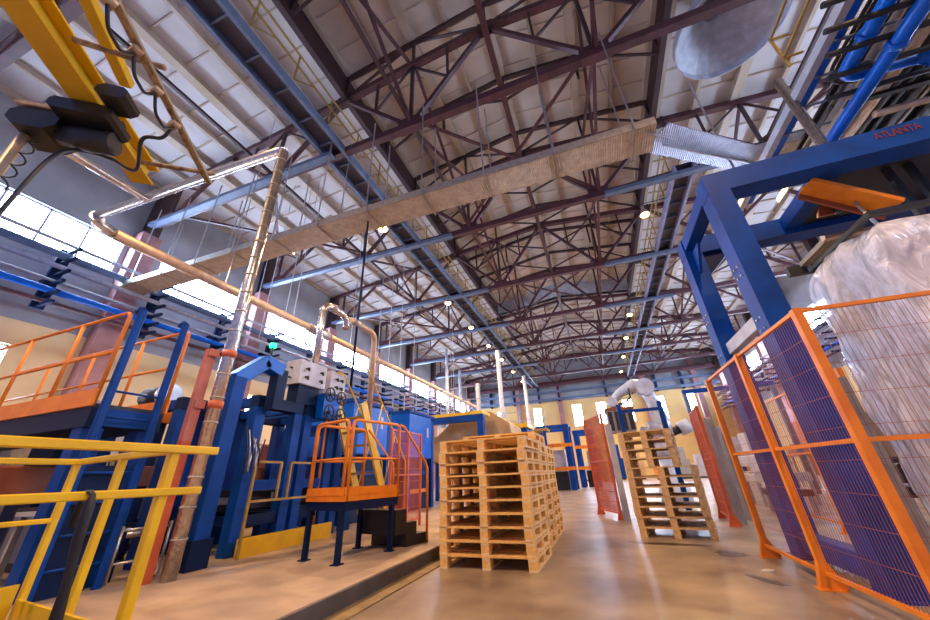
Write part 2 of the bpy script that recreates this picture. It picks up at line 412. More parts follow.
# ---------------------------------------------------------------- catwalks
def catwalk(x0, x1, railx, lab, m, y0=1.0):
    t = thing('catwalk', lab, 'catwalk', ((x0+x1)/2, 20, ZL-.1), 'catwalks under the roof')
    y1 = 47
    for x in (x0, x1): MB().box(x-.05, x+.05, y0, y1, ZL-.16, ZL+.14).build('side_beam', m, t)
    MB().box(x0+.05, x1-.05, y0, y1, ZL+.10, ZL+.13).build('deck', 'walkdeck', t)
    y = y0+.3
    while y < y1: MB().box(x0+.05, x1-.05, y-.025, y+.025, ZL-.02, ZL+.09).build('rung', 'bluegrey', t); y += .975
    h = MB(); 
    for z in (.75, 1.25): h.box(railx-.025, railx+.025, y0, y1, ZL+z-.025, ZL+z+.025)
    y = y0+.2
    while y < y1: h.box(railx-.022, railx+.022, y-.022, y+.022, ZL+.1, ZL+1.25); h.bar((railx,y,ZL+.1),(railx,min(y+.7,y1),ZL+.75),.03,.03); y += 1.46
    h.build('handrail', 'dyellow', t)
catwalk(-7.35, -6.6, -6.45, 'long grey suspended catwalk with yellow handrail left of the ridge', 'bluegrey')
catwalk(4.75, 5.45, 4.62, 'long pale suspended catwalk with yellow handrail right of the ridge', 'lilac', 12.2)
# ---------------------------------------------------------------- cable trays fixed under truss chords
for k, y in enumerate(TY[1:7]):
    for (a, b, nm) in ((-16.6, -4.8 if k else -6.9, 'left'), (2.1, 6.4, 'right')):
        if k == 0 and nm == 'right': continue
        t = thing('cable_tray', f'blue-grey cable tray under the {nm} part of the {ORD[k+1]} roof truss', 'cable tray', ((a+b)/2, y-.25, ZL-.2), 'cable trays under the trusses')
        MB().box(a, b, y-.34, y-.10, ZL-.33, ZL-.30).build('tray_base', 'bluegrey', t)
        for yy in (y-.35, y-.13): MB().box(a, b, yy-.01, yy+.01, ZL-.33, ZL-.165).build('tray_side', 'bluegrey', t)
# ---------------------------------------------------------------- high bay lamps
def lamp(x, y, z, lab):
    t = thing('high_bay_lamp', lab, 'lamp', (x, y, z), 'sodium lamps beside the catwalks')
    MB().tube([(x,y,z+.42),(x,y,z+.30),(x,y,z+.22),(x,y,z+.05),(x,y,z-.06)], [.05,.07,.09,.17,.20], 16, False).build('shade', 'galvdull', t)
    MB().tube([(x,y,z+.16),(x,y,z+.12),(x,y,z+.0),(x,y,z-.10),(x,y,z-.18)], [.03,.08,.14,.15,.03], 12).build('bulb', 'lamp', t)
    MB().tube([(x,y,z+.40),(x,y,ZL-.155)] if x < 0 else [(x,y,z+.40),(x,y,ZL-.05),(4.72,y,ZL-.05)], .02, 6).build('stem', 'dark', t)
    d = bpy.data.lights.new('lamp_light', 'SPOT'); d.energy = LAMP_W; d.color = LAMP_C; d.shadow_soft_size = .16; d.spot_size = math.radians(158); d.spot_blend = .6
    l = bpy.data.objects.new('lamp_light', d); COL.objects.link(l); l.parent = t; l.location = (0,0,-.36)
ly = [-2.6, -.6, 9.97, 17.75, 22.1, 26.45, 30.75, 35.5, 40.2]  # first two are unseen lamps, added behind the camera to warm the floor
for k, y in enumerate(ly): lamp(-7.35 if y > 12 or y < 0 else -6.66, y if not 9 < y < 12 else 9.36, 10.85 if y > 12 or y < 0 else 10.2, f'glowing orange lamp hanging beside the left catwalk, {ORD[k]} from the camera')
for k, y in enumerate([-2.6, -.6, 13.83, 25.2, 30.3, 36, 42]): lamp(3.66, y, 11.0, f'glowing orange lamp hanging beside the right catwalk, {ORD[k]} from the camera')  # nearest two unseen as well, added for warm light on the floor

# ---------------------------------------------------------------- pipe racks along the side walls
def pipe(pts, r, m, name, lab, cat='pipe', n=12, group=None): return single(MB().tube(pts, r, n), name, m, lab, cat, pts[0], group)
for sx, xw, nm in ((1, XL, 'left'), (-1, XR, 'right')):
    X = xw+sx*1.15
    for z, r, m, d in ((8.68,.06,'lightgrey','thin pale'),(8.30,.13,'bluegrey','thick grey-blue'),(7.80,.08,'galv','silver'),(7.42,.05,'grey','thin grey'),(7.02,.11,'bblue','bright blue'),(6.65,.07,'maroon','thin maroon')):
        pipe([(X+sx*(.1 if z in (7.8,8.68) else -.2), 1 if nm=='left' else 8, z+r), (X+sx*(.1 if z in (7.8,8.68) else -.2), YB-1, z+r)], r, m, 'wall_pipe', f'{d} pipe running along the {nm} wall on brackets', group=None)
    b0 = None; k = 0
    y = 4.6 if nm == 'left' else 10.45
    while y < 46:
        lab = f'dark pipe bracket with stacked arms on the {nm} wall, {ORD[k]} from the camera'
        if b0 is None:
            b0 = thing('pipe_bracket', lab, 'bracket', (X, y, 7.7), f'pipe brackets on the {nm} wall')
            MB().box(X-sx*.45-.06, X-sx*.45+.06, y-.16, y+.16, 6.5, 8.75).build('back_plate', 'dblue', b0)
            for z in (8.66, 8.28, 7.78, 7.40, 7.00, 6.63):
                MB().box(min(X-sx*.45, X+sx*.45), max(X-sx*.45, X+sx*.45), y-.05, y+.05, z-.09, z).build('arm', 'dblue', b0)
            MB().box(min(xw, X-sx*.4), max(xw, X-sx*.4), y-.06, y+.06, 7.5, 7.7).build('wall_stub', 'dblue', b0)
        else: copy_tree(b0, (X, y, 7.7), label=lab)
        y += 2.925; k += 1
# girts across the back wall
for z, m in ((10.0,'bluegrey'),(11.0,'bluegrey'),(12.3,'maroon')):
    single(MB().box(XL+.1, XR-.1, YB-.9, YB-.6, z-.14, z+.14), 'wall_girt', m, {10.0:'lowest grey horizontal pipe beam across the back wall',11.0:'middle grey horizontal beam across the back wall',12.3:'maroon top beam across the back wall'}[z], 'beam', (XC, YB-.75, z))
for k, x in enumerate((-14,-10.5,-7,-4.2,1.9,5,8,11)):
    single(MB().box(x-.12, x+.12, YB-.6, YB-.02, 9.7, 12.2), 'wall_bracket', 'dblue', f'dark bracket holding beams on the back wall, {ORD[k]} from the left', 'bracket', (x, YB-.3, 9.7), 'brackets on the back wall')
for k, x in enumerate((-10,-4.2,6.5,12.5)):
    single(MB().box(x-.3, x+.3, YB-.5, YB-.02, 0, 13.2), 'wall_column', 'pink', f'pink column standing at the back wall, {ORD[k]} from the left', 'column', (x, YB-.25, 0), 'columns at the back wall')

# ================================================================= OBJECTS
# ---------------------------------------------------------------- pallets
def pallet(w, d, name, m, mend, label):
    """w across (x), d deep (y); 144 mm high, lowest point z=0, centred"""
    t = thing(name, label, 'pallet', (0,0,0)); h = .144
    n = 7; bw_ = .10
    for i in range(n):
        y = -d/2 + bw_/2 + i*(d-bw_)/(n-1)
        wd = .145 if i in (0,3,6) else .095
        y = max(-d/2+wd/2, min(d/2-wd/2, y))
        MB().box(-w/2, w/2, y-wd/2, y+wd/2, h-.021, h).build('deck_board', m, t)
    xs = (-w/2+.05, 0, w/2-.05)
    for x in xs:
        MB().box(x-.05, x+.05, -d/2, d/2, h-.043, h-.022).build('stringer_board', mend, t)
        MB().box(x-.05, x+.05, -d/2, d/2, 0, .021).build('bottom_board', mend, t)
        for y in (-d/2+.0725, 0, d/2-.0725):
            MB().box(x-.049, x+.049, y-.07, y+.07, .0215, h-.0435).build('block', m, t)
    return t
def stack(proto, n, x, y, rz, where, group, z0=0, jit=.012, start=0, first_is_proto=False):
    for i in range(n):
        jx, jy, jr = random.uniform(-jit, jit), random.uniform(-jit, jit), random.uniform(-.012, .012)
        lab = f'{where}, {ORD[i+start]} pallet up from the floor'
        loc = (x+jx, y+jy, z0 + i*.1445)
        if i == 0 and first_is_proto:
            proto.location = loc; proto.rotation_euler = (0,0,rz+jr); proto['label'] = lab; proto['group'] = group
        else: copy_tree(proto, loc, rz+jr, lab, group)
pA = pallet(1.20, 1.0, 'pallet', 'wood', 'woodl', '')
G = 'pallets in the three tall stacks beside the kerb'
R_ = math.radians
stack(pA, 10, -1.50, 5.17, R_(-1.5), 'golden pine stack nearest the camera', G, first_is_proto=True)
stack(pA, 11, -1.56, 6.24, R_(-1), 'golden pine stack right behind the nearest one', G)
stack(pA, 10, -1.56, 7.33, R_(0), 'golden pine stack furthest back beside kerb', G)
pB = pallet(1.06, 1.0, 'pallet', 'wood2', 'wood2', '')
G2 = 'pallets in the stack before the robot'
cx, cy = .82+.12, 6.99+.50
stack(pB, 7, cx, cy, R_(-12), 'weathered wide pallet in the robot stack', G2, first_is_proto=True)
pC = pallet(.84, 1.0, 'pallet', 'wood2', 'wood2', '')
stack(pC, 4, cx-.12, cy+.03, R_(-12), 'weathered narrow pallet in the top of the robot stack', G2, z0=7*.1445, start=7, first_is_proto=True)

# ---------------------------------------------------------------- safety fences of wire mesh
def mesh_panel(a, b, z0, z1, m, parent, dv=.036, dh=.20, r=.0016, name='wire_mesh'):
    a = Vector((a[0], a[1], 0)); b = Vector((b[0], b[1], 0)); L = (b-a).length; mb = MB()
    n = max(1, int(L/dv))
    for i in range(1, n):
        q = a+(b-a)*i/n; mb.bar((q.x,q.y,z0), (q.x,q.y,z1), r*2, r*2)
    k = max(1, int((z1-z0)/dh))
    for i in range(0, k+1):
        z = z0+(z1-z0)*i/k; mb.bar((a.x,a.y,z), (b.x,b.y,z), r*2.4, r*2.4)
    return mb.build(name, m, parent)
def fence_post(mb, x, y, H, s=.06, foot=True):
    mb.box(x-s/2, x+s/2, y-s/2, y+s/2, 0, H, bev=.006)
    return mb
def fence(pts, H, lab, cat, m='orange', name='safety_fence', skip=False, mid=True, low=.12, dv=.036, s=.06, wr=.0013, foot=True, group=None, meshm=None, base=0):
    t = thing(name, lab, cat, (pts[0][0], pts[0][1], base), group)
    for i, q in enumerate(pts):
        if skip and i == 0: continue
        po = MB().box(q[0]-s/2, q[0]+s/2, q[1]-s/2, q[1]+s/2, base, base+H, bev=.006).build('post', m, t)
        if foot:
            f = MB(); f.box(q[0]-.09, q[0]+.09, q[1]-.07, q[1]+.07, base, base+.012)
            f.prism([(q[0]+s/2, base), (q[0]+s/2+.09, base+.01), (q[0]+s/2, base+.20)], 1, q[1]-.03, q[1]+.03)
            f.prism([(q[0]-s/2, base), (q[0]-s/2, base+.20), (q[0]-s/2-.05, base+.01)], 1, q[1]-.03, q[1]+.03)
            f.build('foot_bracket', m, po)
    for a, b in zip(pts[:-1], pts[1:]):
        d = (Vector((b[0],b[1],0))-Vector((a[0],a[1],0))).normalized()*s/2
        A = (a[0]+d.x, a[1]+d.y); B = (b[0]-d.x, b[1]-d.y)
        for z, nm in ((H-.02,'top_rail'), (low,'bottom_rail')) + (((H*.53,'middle_rail'),) if mid else ()):
            MB().bar((*A, base+z), (*B, base+z), .03, .03).build(nm, m, t)
        mesh_panel(A, B, base+low, base+H-.02, meshm or ('meshwire' if m == 'orange' else m), t, dv, r=wr)
    return t
fence([(1.60,5.80), (1.61,4.52), (1.66,3.27)], 2.1, 'orange wire mesh safety fence in the right foreground before blue gantry', 'fence')
fence([(1.665,3.272), (2.95,3.32), (4.2,3.37)], 2.1, 'orange mesh fence turning right in front of the film-wrapped load', 'fence', skip=True)
fence([(3.15,5.95), (3.2,7.6), (3.3,9.2)], 2.1, 'orange mesh fence standing behind the blue gantry legs', 'fence')
fence([(-.33,10.5), (.12,9.33)], 2.25, 'red-orange mesh fence left of the robot pallet stack', 'fence', 'rorange', dv=.03, wr=.0045)
fence([(1.95,8.35), (2.08,9.6)], 2.1, 'red-orange mesh fence right of the robot pallet stack', 'fence', 'rorange', dv=.035, wr=.004)
single(MB().box(.16,.30,9.15,9.29,0,1.95,bev=.01), 'steel_post', 'lightgrey', 'pale grey square post beside the red-orange fence and pallet stack', 'post', (.23,9.22,0))
for k, (x, y, zt, lb) in enumerate([(2.12, 8.75, 1.9, 'dull grey rounded panel leaning right of the red-orange fence'), (2.42, 9.3, 1.75, 'second dull grey rounded panel behind the right red-orange fence')]):
    pr = [(y-.20,0),(y+.20,0),(y+.20,zt-.2)] + [(y+.20*math.cos(a), zt-.2+.2*math.sin(a)) for a in [math.pi*i/8 for i in range(1,8)]] + [(y-.20,zt-.2)]
    single(MB().prism(pr, 0, x, x+.09), 'rounded_panel', 'grey', lb, 'panel', (x,y,0))

# ---------------------------------------------------------------- blue gantry on the right
t = thing('blue_gantry', 'tall blue steel gantry frame over film-wrapped load on the right', 'gantry', (2.0, 4.3, 0))
GX0, GX1, GY0, GY1, GZ = 2.0, 5.2, 4.36, 5.85, 4.42
for (x, y) in ((GX0,GY0), (GX0,GY1), (GX1,GY0), (GX1,GY1)):
    l = MB().box(x-.12, x+.12, y-.14, y+.14, 0, GZ-.30, bev=.008).build('leg', 'blue', t)
    f = MB(); f.box(x-.17, x+.17, y-.17, y+.17, 0, .02); f.build('foot_plate', 'blue', l)
    for dz in (2.30, 2.42, 2.95, 3.07):
        for dy in (-.05, .05): MB().tube([(x-.12, y+dy, dz), (x-.135, y+dy, dz)], .012, 6).build('bolt', 'galv', l)
bm_ = MB().box(GX0-.12, GX1+.12, GY0-.14, GY0+.14, GZ-.30, GZ, bev=.008).build('top_beam', 'blue', t)
MB().box(GX0-.12, GX1+.12, GY1-.14, GY1+.14, GZ-.30, GZ, bev=.008).build('top_beam', 'blue', t)
for x in (GX0, 3.35, GX1): MB().box(x-.10, x+.10, GY0+.142, GY1-.142, GZ-.22, GZ-.01, bev=.008).build('cross_beam', 'blue', t)
MB().box(GX0-.08, GX0+.08, GY0+.142, GY1-.142, .06, .26, bev=.008).build('base_beam', 'blue', t)
MB().box(GX0-.05, GX0+.05, GY0+.142, GY1-.142, 2.40, 2.56, bev=.006).build('middle_beam', 'lightgrey', t)
MB().box(3.46, GX1-.105, GY0+.142, GY1-.142, GZ-.20, GZ-.16).build('top_plate', 'dark', t)
for x, s in ((GX0+.12, 1),):
    MB().prism([(x, GZ-.30), (x+.42, GZ-.30), (x, GZ-.72)], 1, GY1-.07, GY1+.07).build('corner_gusset', 'dblue', t)
    MB().prism([(GY1-.14, GZ-.30), (GY1-.48, GZ-.30), (GY1-.14, GZ-.68)], 0, GX0-.02, GX0+.02).build('corner_gusset', 'blue', t)
# lettering on the beam face
fc = bpy.data.curves.new('beam_lettering', 'FONT'); fc.body = 'ATLANTA'; fc.size = .145; fc.extrude = .003; fc.space_character = .92
fo = bpy.data.objects.new('lettering_curve', fc)
me = bpy.data.meshes.new_from_object(fo); me.materials.clear(); me.materials.append(M['letter'])
bpy.data.objects.remove(fo); bpy.data.curves.remove(fc)
fo = bpy.data.objects.new('beam_lettering', me); COL.objects.link(fo)
fo.parent = t; fo.scale = (.66, 1, 1); fo.location = (3.60-2.0, GY0-.144-4.3, GZ-.15); fo.rotation_euler = (math.pi/2, 0, 0); fo['label'] = 'dull red lettering on blue beam'
# lifting head under the gantry
t = thing('lifting_head', 'orange steel lifting plate with curved guide under the gantry top', 'machine part', (3.35, 4.75, 3.7))
MB().bar((3.02,4.55,4.12), (3.72,4.66,3.62), .24, .05, (.35,0,1)).build('arm_plate', 'orange', t)
MB().bar((3.02,4.69,4.13), (3.72,4.80,3.63), .03, .20, (.35,0,1)).build('side_plate', 'brownor', t)
fan = [(3.45+.26*math.cos(a), 3.80+.26*math.sin(a)) for a in [math.pi*(.05+i*.9/10) for i in range(11)]]
MB().prism(fan, 1, 4.90, 4.94).build('curved_guide', 'brownor', t)
MB().tube([(3.42,4.66,3.80), (3.50,4.66,3.30)], .018, 8).build('piston_rod', 'galv', t)
MB().tube([(3.4,4.85,4.2), (3.4,4.85,3.8)], .06, 10).build('mounting_rod', 'dark', t)
# film-wrapped tall load
def wrapped():
    t = thing('wrapped_load', 'tall load covered with wrinkled clear plastic film behind the orange fence', 'wrapped load', (3.3, 4.3, 0))
    X0, X1, Y0, Y1 = 2.62, 4.3, 3.62, 4.85
    c = MB()
    for i in range(5):
        c.box(X0+.1, X1-.1, Y0+.1, Y1-.1, .16+i*.55, .16+i*.55+.53, bev=.02)
    c.build('carton_stack', 'cab', t)
    MB().box(X0+.05, X1-.05, Y0+.05, Y1-.05, .0, .15).build('pallet_base', 'wood2', t)
    # wrinkled film shell
    N, K = 56, 30; vs = []; fs = []
    rnd = random.Random(3)
    ph = [rnd.uniform(0, 6.28) for _ in range(8)]
    per = []
    for i in range(N):
        u = i/N*4; s = int(u); f = u-s
        q = [(X0+(X1-X0)*f, Y0), (X1, Y0+(Y1-Y0)*f), (X1-(X1-X0)*f, Y1), (X0, Y1-(Y1-Y0)*f)][s]
        per.append(q)
    cx, cy = (X0+X1)/2, (Y0+Y1)/2
    for k in range(K+1):
        z = .14 + 2.86*k/K
        top = max(0, (z-2.72)/.28); sc = 1 - .16*top*top
        for i, (x, y) in enumerate(per):
            w_ = .016*math.sin(i*1.7+z*3+ph[0]) + .012*math.sin(i*.9-z*5.2+ph[1]) + .010*math.sin(z*11+i*.5+ph[2]) + rnd.uniform(-.010,.010)
            dx, dy = x-cx, y-cy; L = math.hypot(dx, dy)
            rnd_c = 1 - .035*(abs(dx)/((X1-X0)/2))**6*(abs(dy)/((Y1-Y0)/2))**6
            vs.append((cx+dx*sc*rnd_c + dx/L*w_, cy+dy*sc*rnd_c + dy/L*w_, z + .05*math.sin(i*.35+ph[3])*top))
    for k in range(K):
        for i in range(N):
            j = (i+1) % N; fs.append((k*N+i, k*N+j, (k+1)*N+j, (k+1)*N+i))
    mb = MB(); mb.add(vs + [(cx,cy,3.02)], fs + [(K*N+i, K*N+(i+1)%N, (K+1)*N) for i in range(N)], True)
    mb.build('plastic_film', 'film', t)
wrapped()
# black hood frame above the wrapped load
t = thing('hood_frame', 'black stretch hood frame above the film-wrapped load', 'machine frame', (3.6,4.3,3.1))
MB().box(2.75, 4.25, 4.72, 4.80, 3.04, 3.12).build('frame_bar', 'rubber', t); MB().box(2.75, 4.25, 3.70, 3.76, 3.04, 3.09).build('frame_bar', 'rubber', t)
MB().box(2.75, 2.80, 3.76, 4.72, 3.05, 3.09).build('frame_bar', 'rubber', t)
for x in (3.95, 4.15): MB().box(x-.03, x+.03, 4.73, 4.79, 3.12, 4.24).build('hanger', 'dark', t)
# ribbed blue curtain
t = thing('blue_curtain', 'narrow ribbed dark blue panel standing left of the wrapped load', 'panel', (2.95,5.4,0))
MB().box(2.62, 2.66, 5.05, 5.5, 0, 1.78).build('panel', 'corrblue', t)
MB().box(2.60, 2.68, 4.99, 5.05, 0, 1.82).build('edge_post', 'galvdull', t); MB().box(2.60, 2.68, 5.5, 5.56, 0, 1.82).build('edge_post', 'blue', t)

# ---------------------------------------------------------------- pipework high on the right
TZ = 7.0
t = thing('cable_ladder', 'wide cable ladder of dark cables hanging along the right side', 'cable ladder', (5, 5, TZ))
MB().box(4.50, 4.62, .5, 9.2, TZ-.05, TZ+.12).build('side_rail', 'lightgrey', t)
MB().box(5.42, 5.46, .5, 9.2, TZ-.03, TZ+.12).build('side_rail', 'galv', t)
MB().box(4.68, 4.80, .5, 9.0, TZ+.02, TZ+.05).build('cover_strip', 'bblue', t)
for x in (4.92, 5.0, 5.08, 5.16, 5.24, 5.32):
    MB().tube([(x,.5,TZ+.05)] + [(x,5.4-.0,TZ+.05)] + arc((x+.5,5.5,TZ+.05), .5, math.pi, math.pi/2, 6, (1,0,0), (0,1,0)) + [(9,6.0+.0,TZ+.05)], .03, 7).build('cable', 'cable', t)
y = .8
while y < 9: MB().box(4.62, 5.42, y-.02, y+.02, TZ-.03, TZ).build('rung', 'bluegrey', t); y += .6
for y in (2.5, 8.5): MB().box(4.52, 4.56, y-.02, y+.02, TZ+.12, ZL-.16 if False else 11.45).build('hanger', 'galv', t)
for k, y in enumerate((4.10, 4.52, 4.95, 5.40, 5.85)):
    single(MB().tube([(4.0+k*.21, y, TZ-.335), (4.9+k*.2, y, TZ-.335), (7.6, y, TZ-.335)], .045, 10), 'support_arm', 'rubber',
           f'black horizontal arm carrying the blue pipes, {ORD[k]} from the camera', 'bracket', (5.5, y, TZ-.22), 'black arms under the blue pipes')
z = TZ-.42
t = thing('blue_pipe', 'straight bright blue pipe, the right one of the pair under the ceiling at right', 'pipe', (5.4, 4, z), 'bright blue pipes')
MB().tube([(5.28,.4,z), (5.28,6.95,z), (5.28,7.1,z-.1), (5.28,7.12,z-.18)], .105, 16).build('pipe_run', 'bblue', t)
for y in (3.2, 5.0): MB().tube([(5.28,y,z), (5.28,y+.09,z)], .128, 16).build('collar', 'bblue', t)
t = thing('blue_pipe', 'bright blue pipe bending right, the left one of the pair under ceiling', 'pipe', (4.9, 4, z), 'bright blue pipes')
z = TZ-.175
MB().tube([(4.98,.4,z), (4.98,5.35,z)] + arc((5.23,5.40,z), .25, math.pi, math.pi/2, 6, (1,0,0), (0,1,0)) + [(5.9,5.66,z-.02)] + arc((5.9,5.66,z-.27), .25, math.pi/2, 0, 5, (1,0,0), (0,0,1)) + [(6.15,5.66,z-.9)], .105, 16).build('pipe_run', 'bblue', t)
for y in (3.4, 4.9): MB().tube([(4.98,y,z), (4.98,y+.09,z)], .128, 16).build('collar', 'bblue', t)
single(MB().box(4.2, 10, 6.9, 7.5, 6.35, 6.5), 'cable_duct', 'corrd', 'wide beige ribbed duct crossing above the blue gantry', 'duct', (7,7.2,6.4))
single(MB().box(4.3, 10, 6.45, 6.7, 6.0, 6.22), 'cable_duct', 'dark', 'dark cable duct crossing above the blue gantry top beam', 'duct', (7,6.6,6.1))
pipe([(5.6,6.3,6.45), (10,6.3,6.45)], .06, 'tan', 'service_pipe', 'tan pipe crossing right behind the bright blue pipes')
t = thing('cable_trough', 'broad dark cable trough full of pipes above the bright blue pipes', 'cable tray', (6.8,7,7.3))
MB().box(5.6, 8.2, 3.2, 9.2, 7.60, 7.66).build('trough', 'rubber', t)
for i in range(11):
    x = 5.7+i*.24; r = (.05,.08,.04,.10,.06)[i % 5]
    MB().tube([(x,3.2,7.58-r), (x,9.2,7.58-r)], r, 8).build('tube', ('cable','galvdull','dark','tan','cable','dark')[i % 6], t)
for y in (3.6, 5.2, 6.8, 8.4): MB().box(5.55, 8.2, y-.05, y+.05, 7.28, 7.36).build('cross_bar', 'rubber', t)
single(MB().box(5.4, 9, 2.0, 4.6, 7.6, 8.6), 'air_duct', 'canvas', 'large tan air duct high in the upper right corner', 'duct', (7,3.3,8.1))
t = thing('beige_cover', 'beige ribbed cover plate beyond the gantry top at far right', 'cover', (5,6.6,4.5))
MB().box(4.1, 6.6, 6.2, 7.3, 4.25, 4.33).build('plate', 'corrd', t)
for y in (6.15, 7.35): MB().box(3.9, 6.6, y-.05, y+.05, 4.12, 4.30).build('rail', 'tan' if y < 7 else 'dark', t)
for x in (6.4, 6.6): MB().box(x-.05, x+.05, 7.41, 7.50, 0, 4.3).build('leg', 'dark', t)
pipe([(4.52,6.02,0), (4.52,6.02,7.65)], .075, 'foil', 'vertical_duct', 'vertical silver pipe with cap rising behind the blue gantry beam', 'pipe', 14)
# round exhaust cowl
t = thing('exhaust_cowl', 'large grey conical exhaust hood under the roof at upper right', 'exhaust hood', (5.9, 8.3, 12.9))
hood = MB()
N_ = 22; cc = [((5.95, 8.15), 1.5, 12.7), ((5.95, 8.15), 1.5, 12.95), ((5.95, 8.15), .45, 14.0), ((5.95, 8.15), .45, 14.9)]
vs = [(c[0]+r*math.cos(2*math.pi*i/N_), c[1]+r*math.sin(2*math.pi*i/N_), z) for c, r, z in cc for i in range(N_)]
vi = [(c[0]+(r-.03)*math.cos(2*math.pi*i/N_), c[1]+(r-.03)*math.sin(2*math.pi*i/N_), z) for c, r, z in cc for i in range(N_)]
k4 = 4*N_; fs = []
for a in range(3):
    for i in range(N_):
        j = (i+1) % N_; fs += [(a*N_+i, a*N_+j, (a+1)*N_+j, (a+1)*N_+i), (k4+a*N_+i, k4+(a+1)*N_+i, k4+(a+1)*N_+j, k4+a*N_+j)]
fs += [(i, k4+i, k4+(i+1) % N_, (i+1) % N_) for i in range(N_)]
hood.add(vs+vi, fs).build('hood', 'lightgrey', t)
# yellow railing hanging by the cowl
t = thing('hanging_rail_cage', 'small yellow rail frame hanging near the cable ladder upper right', 'railing', (4.3,5,7.6))
for z in (7.35, 7.9): MB().bar((4.25,3.4,z), (4.25,5.3,z), .035, .035).build('rail', 'dyellow', t); MB().bar((4.25,5.3,z), (4.52,5.3,z), .035, .035).build('rail', 'dyellow', t)
for y in (4.1, 5.3): MB().bar((4.25,y,7.1), (4.25,y,7.95), .035, .035).build('post', 'dyellow', t)

# ---------------------------------------------------------------- big galvanised tray crossing the hall
t = thing('cable_tray', 'wide perforated zinc tray hanging across the hall below nearest truss', 'cable tray', (-6, 6.65, 8.1))
MB().bar((-16.4,6.60,8.12), (2.45,6.60,7.77), .74, .03).build('tray_base', 'corr', t)
for s in (-.41, .41): MB().bar((-16.4,6.60+s*.93,8.22), (2.45,6.60+s*.93,7.87), .025, .22).build('tray_side', 'galvdull', t)
MB().bar((2.45,6.60,7.77), (5.3,9.0,8.35), .76, .03).build('tray_bend', 'corrb', t)
MB().bar((5.3,9.0,8.35), (9.5,8.7,8.2), .62, .03).build('tray_base', 'corr', t)
for s in (-.32, .32): MB().bar((5.3,9.0+s,8.45), (9.5,8.7+s,8.3), .025, .22).build('tray_side', 'galvdull', t)
for s in (-.32, .32): MB().bar((2.45+s*.6,6.60+s*.8,7.80), (5.3+s*.6,9.0+s*.8,8.45), .025, .22).build('tray_side', 'galv', t)
for i in range(11):
    x = -15.5+i*1.75; z = 8.12-(x+16.4)*.0186
    MB().box(x-.02, x+.02, 6.16, 7.04, z-.05, z-.018).build('strap', 'galvdull', t)
    for y in (6.15, 7.05): MB().bar((x,y,z-.05), (x,y,ZL-.0), .03, .03).build('hanger_rod', 'galv', t)
# thin suspension wires on the left
for k, (x, y) in enumerate([(-13.8,9.2),(-12.9,9.4),(-12.0,9.2),(-11.2,9.5),(-10.4,9.2),(-9.8,15.2),(-9.2,15.4),(-10.5,15.2),(-8.4,21)]):
    single(MB().bar((x,y,6.2), (x,y,roof_z(x)+.02), .022, .022), 'suspension_wire', 'lightgrey', f'thin pale suspension wire hanging from roof on the left side, {ORD[k]} one', 'wire', (x,y,6.2), 'suspension wires on the left')

# ---------------------------------------------------------------- long insulated and foil pipes on the left
t = thing('dust_pipe', 'silver foil dust pipe rising beside the salmon post and turning to the left', 'pipe', (-4.45, 2.9, SLAB_Z))
PX, PY, PZ = -4.42, 3.02, 6.45
MB().tube([(PX,PY,SLAB_Z), (PX,PY,PZ)], .075, 16).build('riser', 'foil', t)
for i in range(20): MB().tube([(PX,PY,.5+i*.3), (PX,PY,.52+i*.3)], .081, 16).build('clamp_ring', 'galvdull', t)
MB().tube([(PX,PY,PZ), (PX-.1,PY,PZ+.06), (-9.5,PY-.25,PZ+.06)], .085, 14).build('cross_run', 'foil', t)
MB().tube([(-9.5,PY-.25,PZ+.06), (-9.72,PY-.1,PZ+.04), (-9.8,PY+.25,PZ)], .12, 14).build('elbow', 'foil', t)
MB().tube([(-7.9,PY-.15,PZ), (-7.9,PY-1.9,PZ)], .07, 12).build('branch', 'foil', t)
t = thing('insulated_pipe', 'long tan insulated pipe running down the left side of the hall', 'pipe', (-9.8, 20, 6.45))
MB().tube([(-9.8,3.27,6.45), (-9.8,9.5,6.45)], .13, 16).build('pipe_run', 'tan', t)
MB().tube([(-9.8,9.5,6.45), (-9.8,10.6,6.45)], .19, 16).build('damper_box', 'galv', t)
MB().tube([(-9.8,10.6,6.45), (-9.8,30,6.45)], .13, 16).build('pipe_run', 'tan', t)
for y in (14, 18, 22, 26): MB().tube([(-9.8,y,6.45), (-9.8,y+.1,6.45)], .15, 16).build('collar', 'foil', t)
for y in (6, 12, 18, 24): MB().bar((-9.8,y,6.58), (-9.8,y,roof_z(-9.8)-.2), .02, .02).build('hanger_rod', 'galv', t)
# arched silver pipes behind the control boxes
AZ = 4.60
for k, (y0, y1, x, lab) in enumerate([(5.35, 6.15, -5.2, 'nearer silver pipe arching up above the grey control boxes'), (6.2, 7.4, -5.25, 'further silver pipe arching up above the blue machine')]):
    r = .22
    pts = [(x,y0,2.9 if k == 0 else 4.3), (x,y0,AZ-r)] + arc((x,y0+r,AZ-r), r, math.pi, math.pi/2, 6, (0,1,0), (0,0,1)) + arc((x,y1-r,AZ-r), r, math.pi/2, 0, 6, (0,1,0), (0,0,1)) + [(x,y1,4.3 if k == 0 else 2.3)]
    t = thing('arched_pipe', lab, 'pipe', (x,y0,2.9))
    MB().tube(pts, .075, 12).build('pipe_run', 'tan' if k else 'foil', t)
    MB().tube([(x,y0+.25,AZ), (x,y0+.45,AZ)], .095, 12).build('flange', 'galv', t)
single(MB().tube([(-5.24,6.6,2.9), (-5.24,6.6,8.0)], .03, 8), 'cable_drop', 'dblue', 'thin dark vertical pole dropping from zinc tray to the blue machine', 'pole', (-5.24,6.6,2.9))
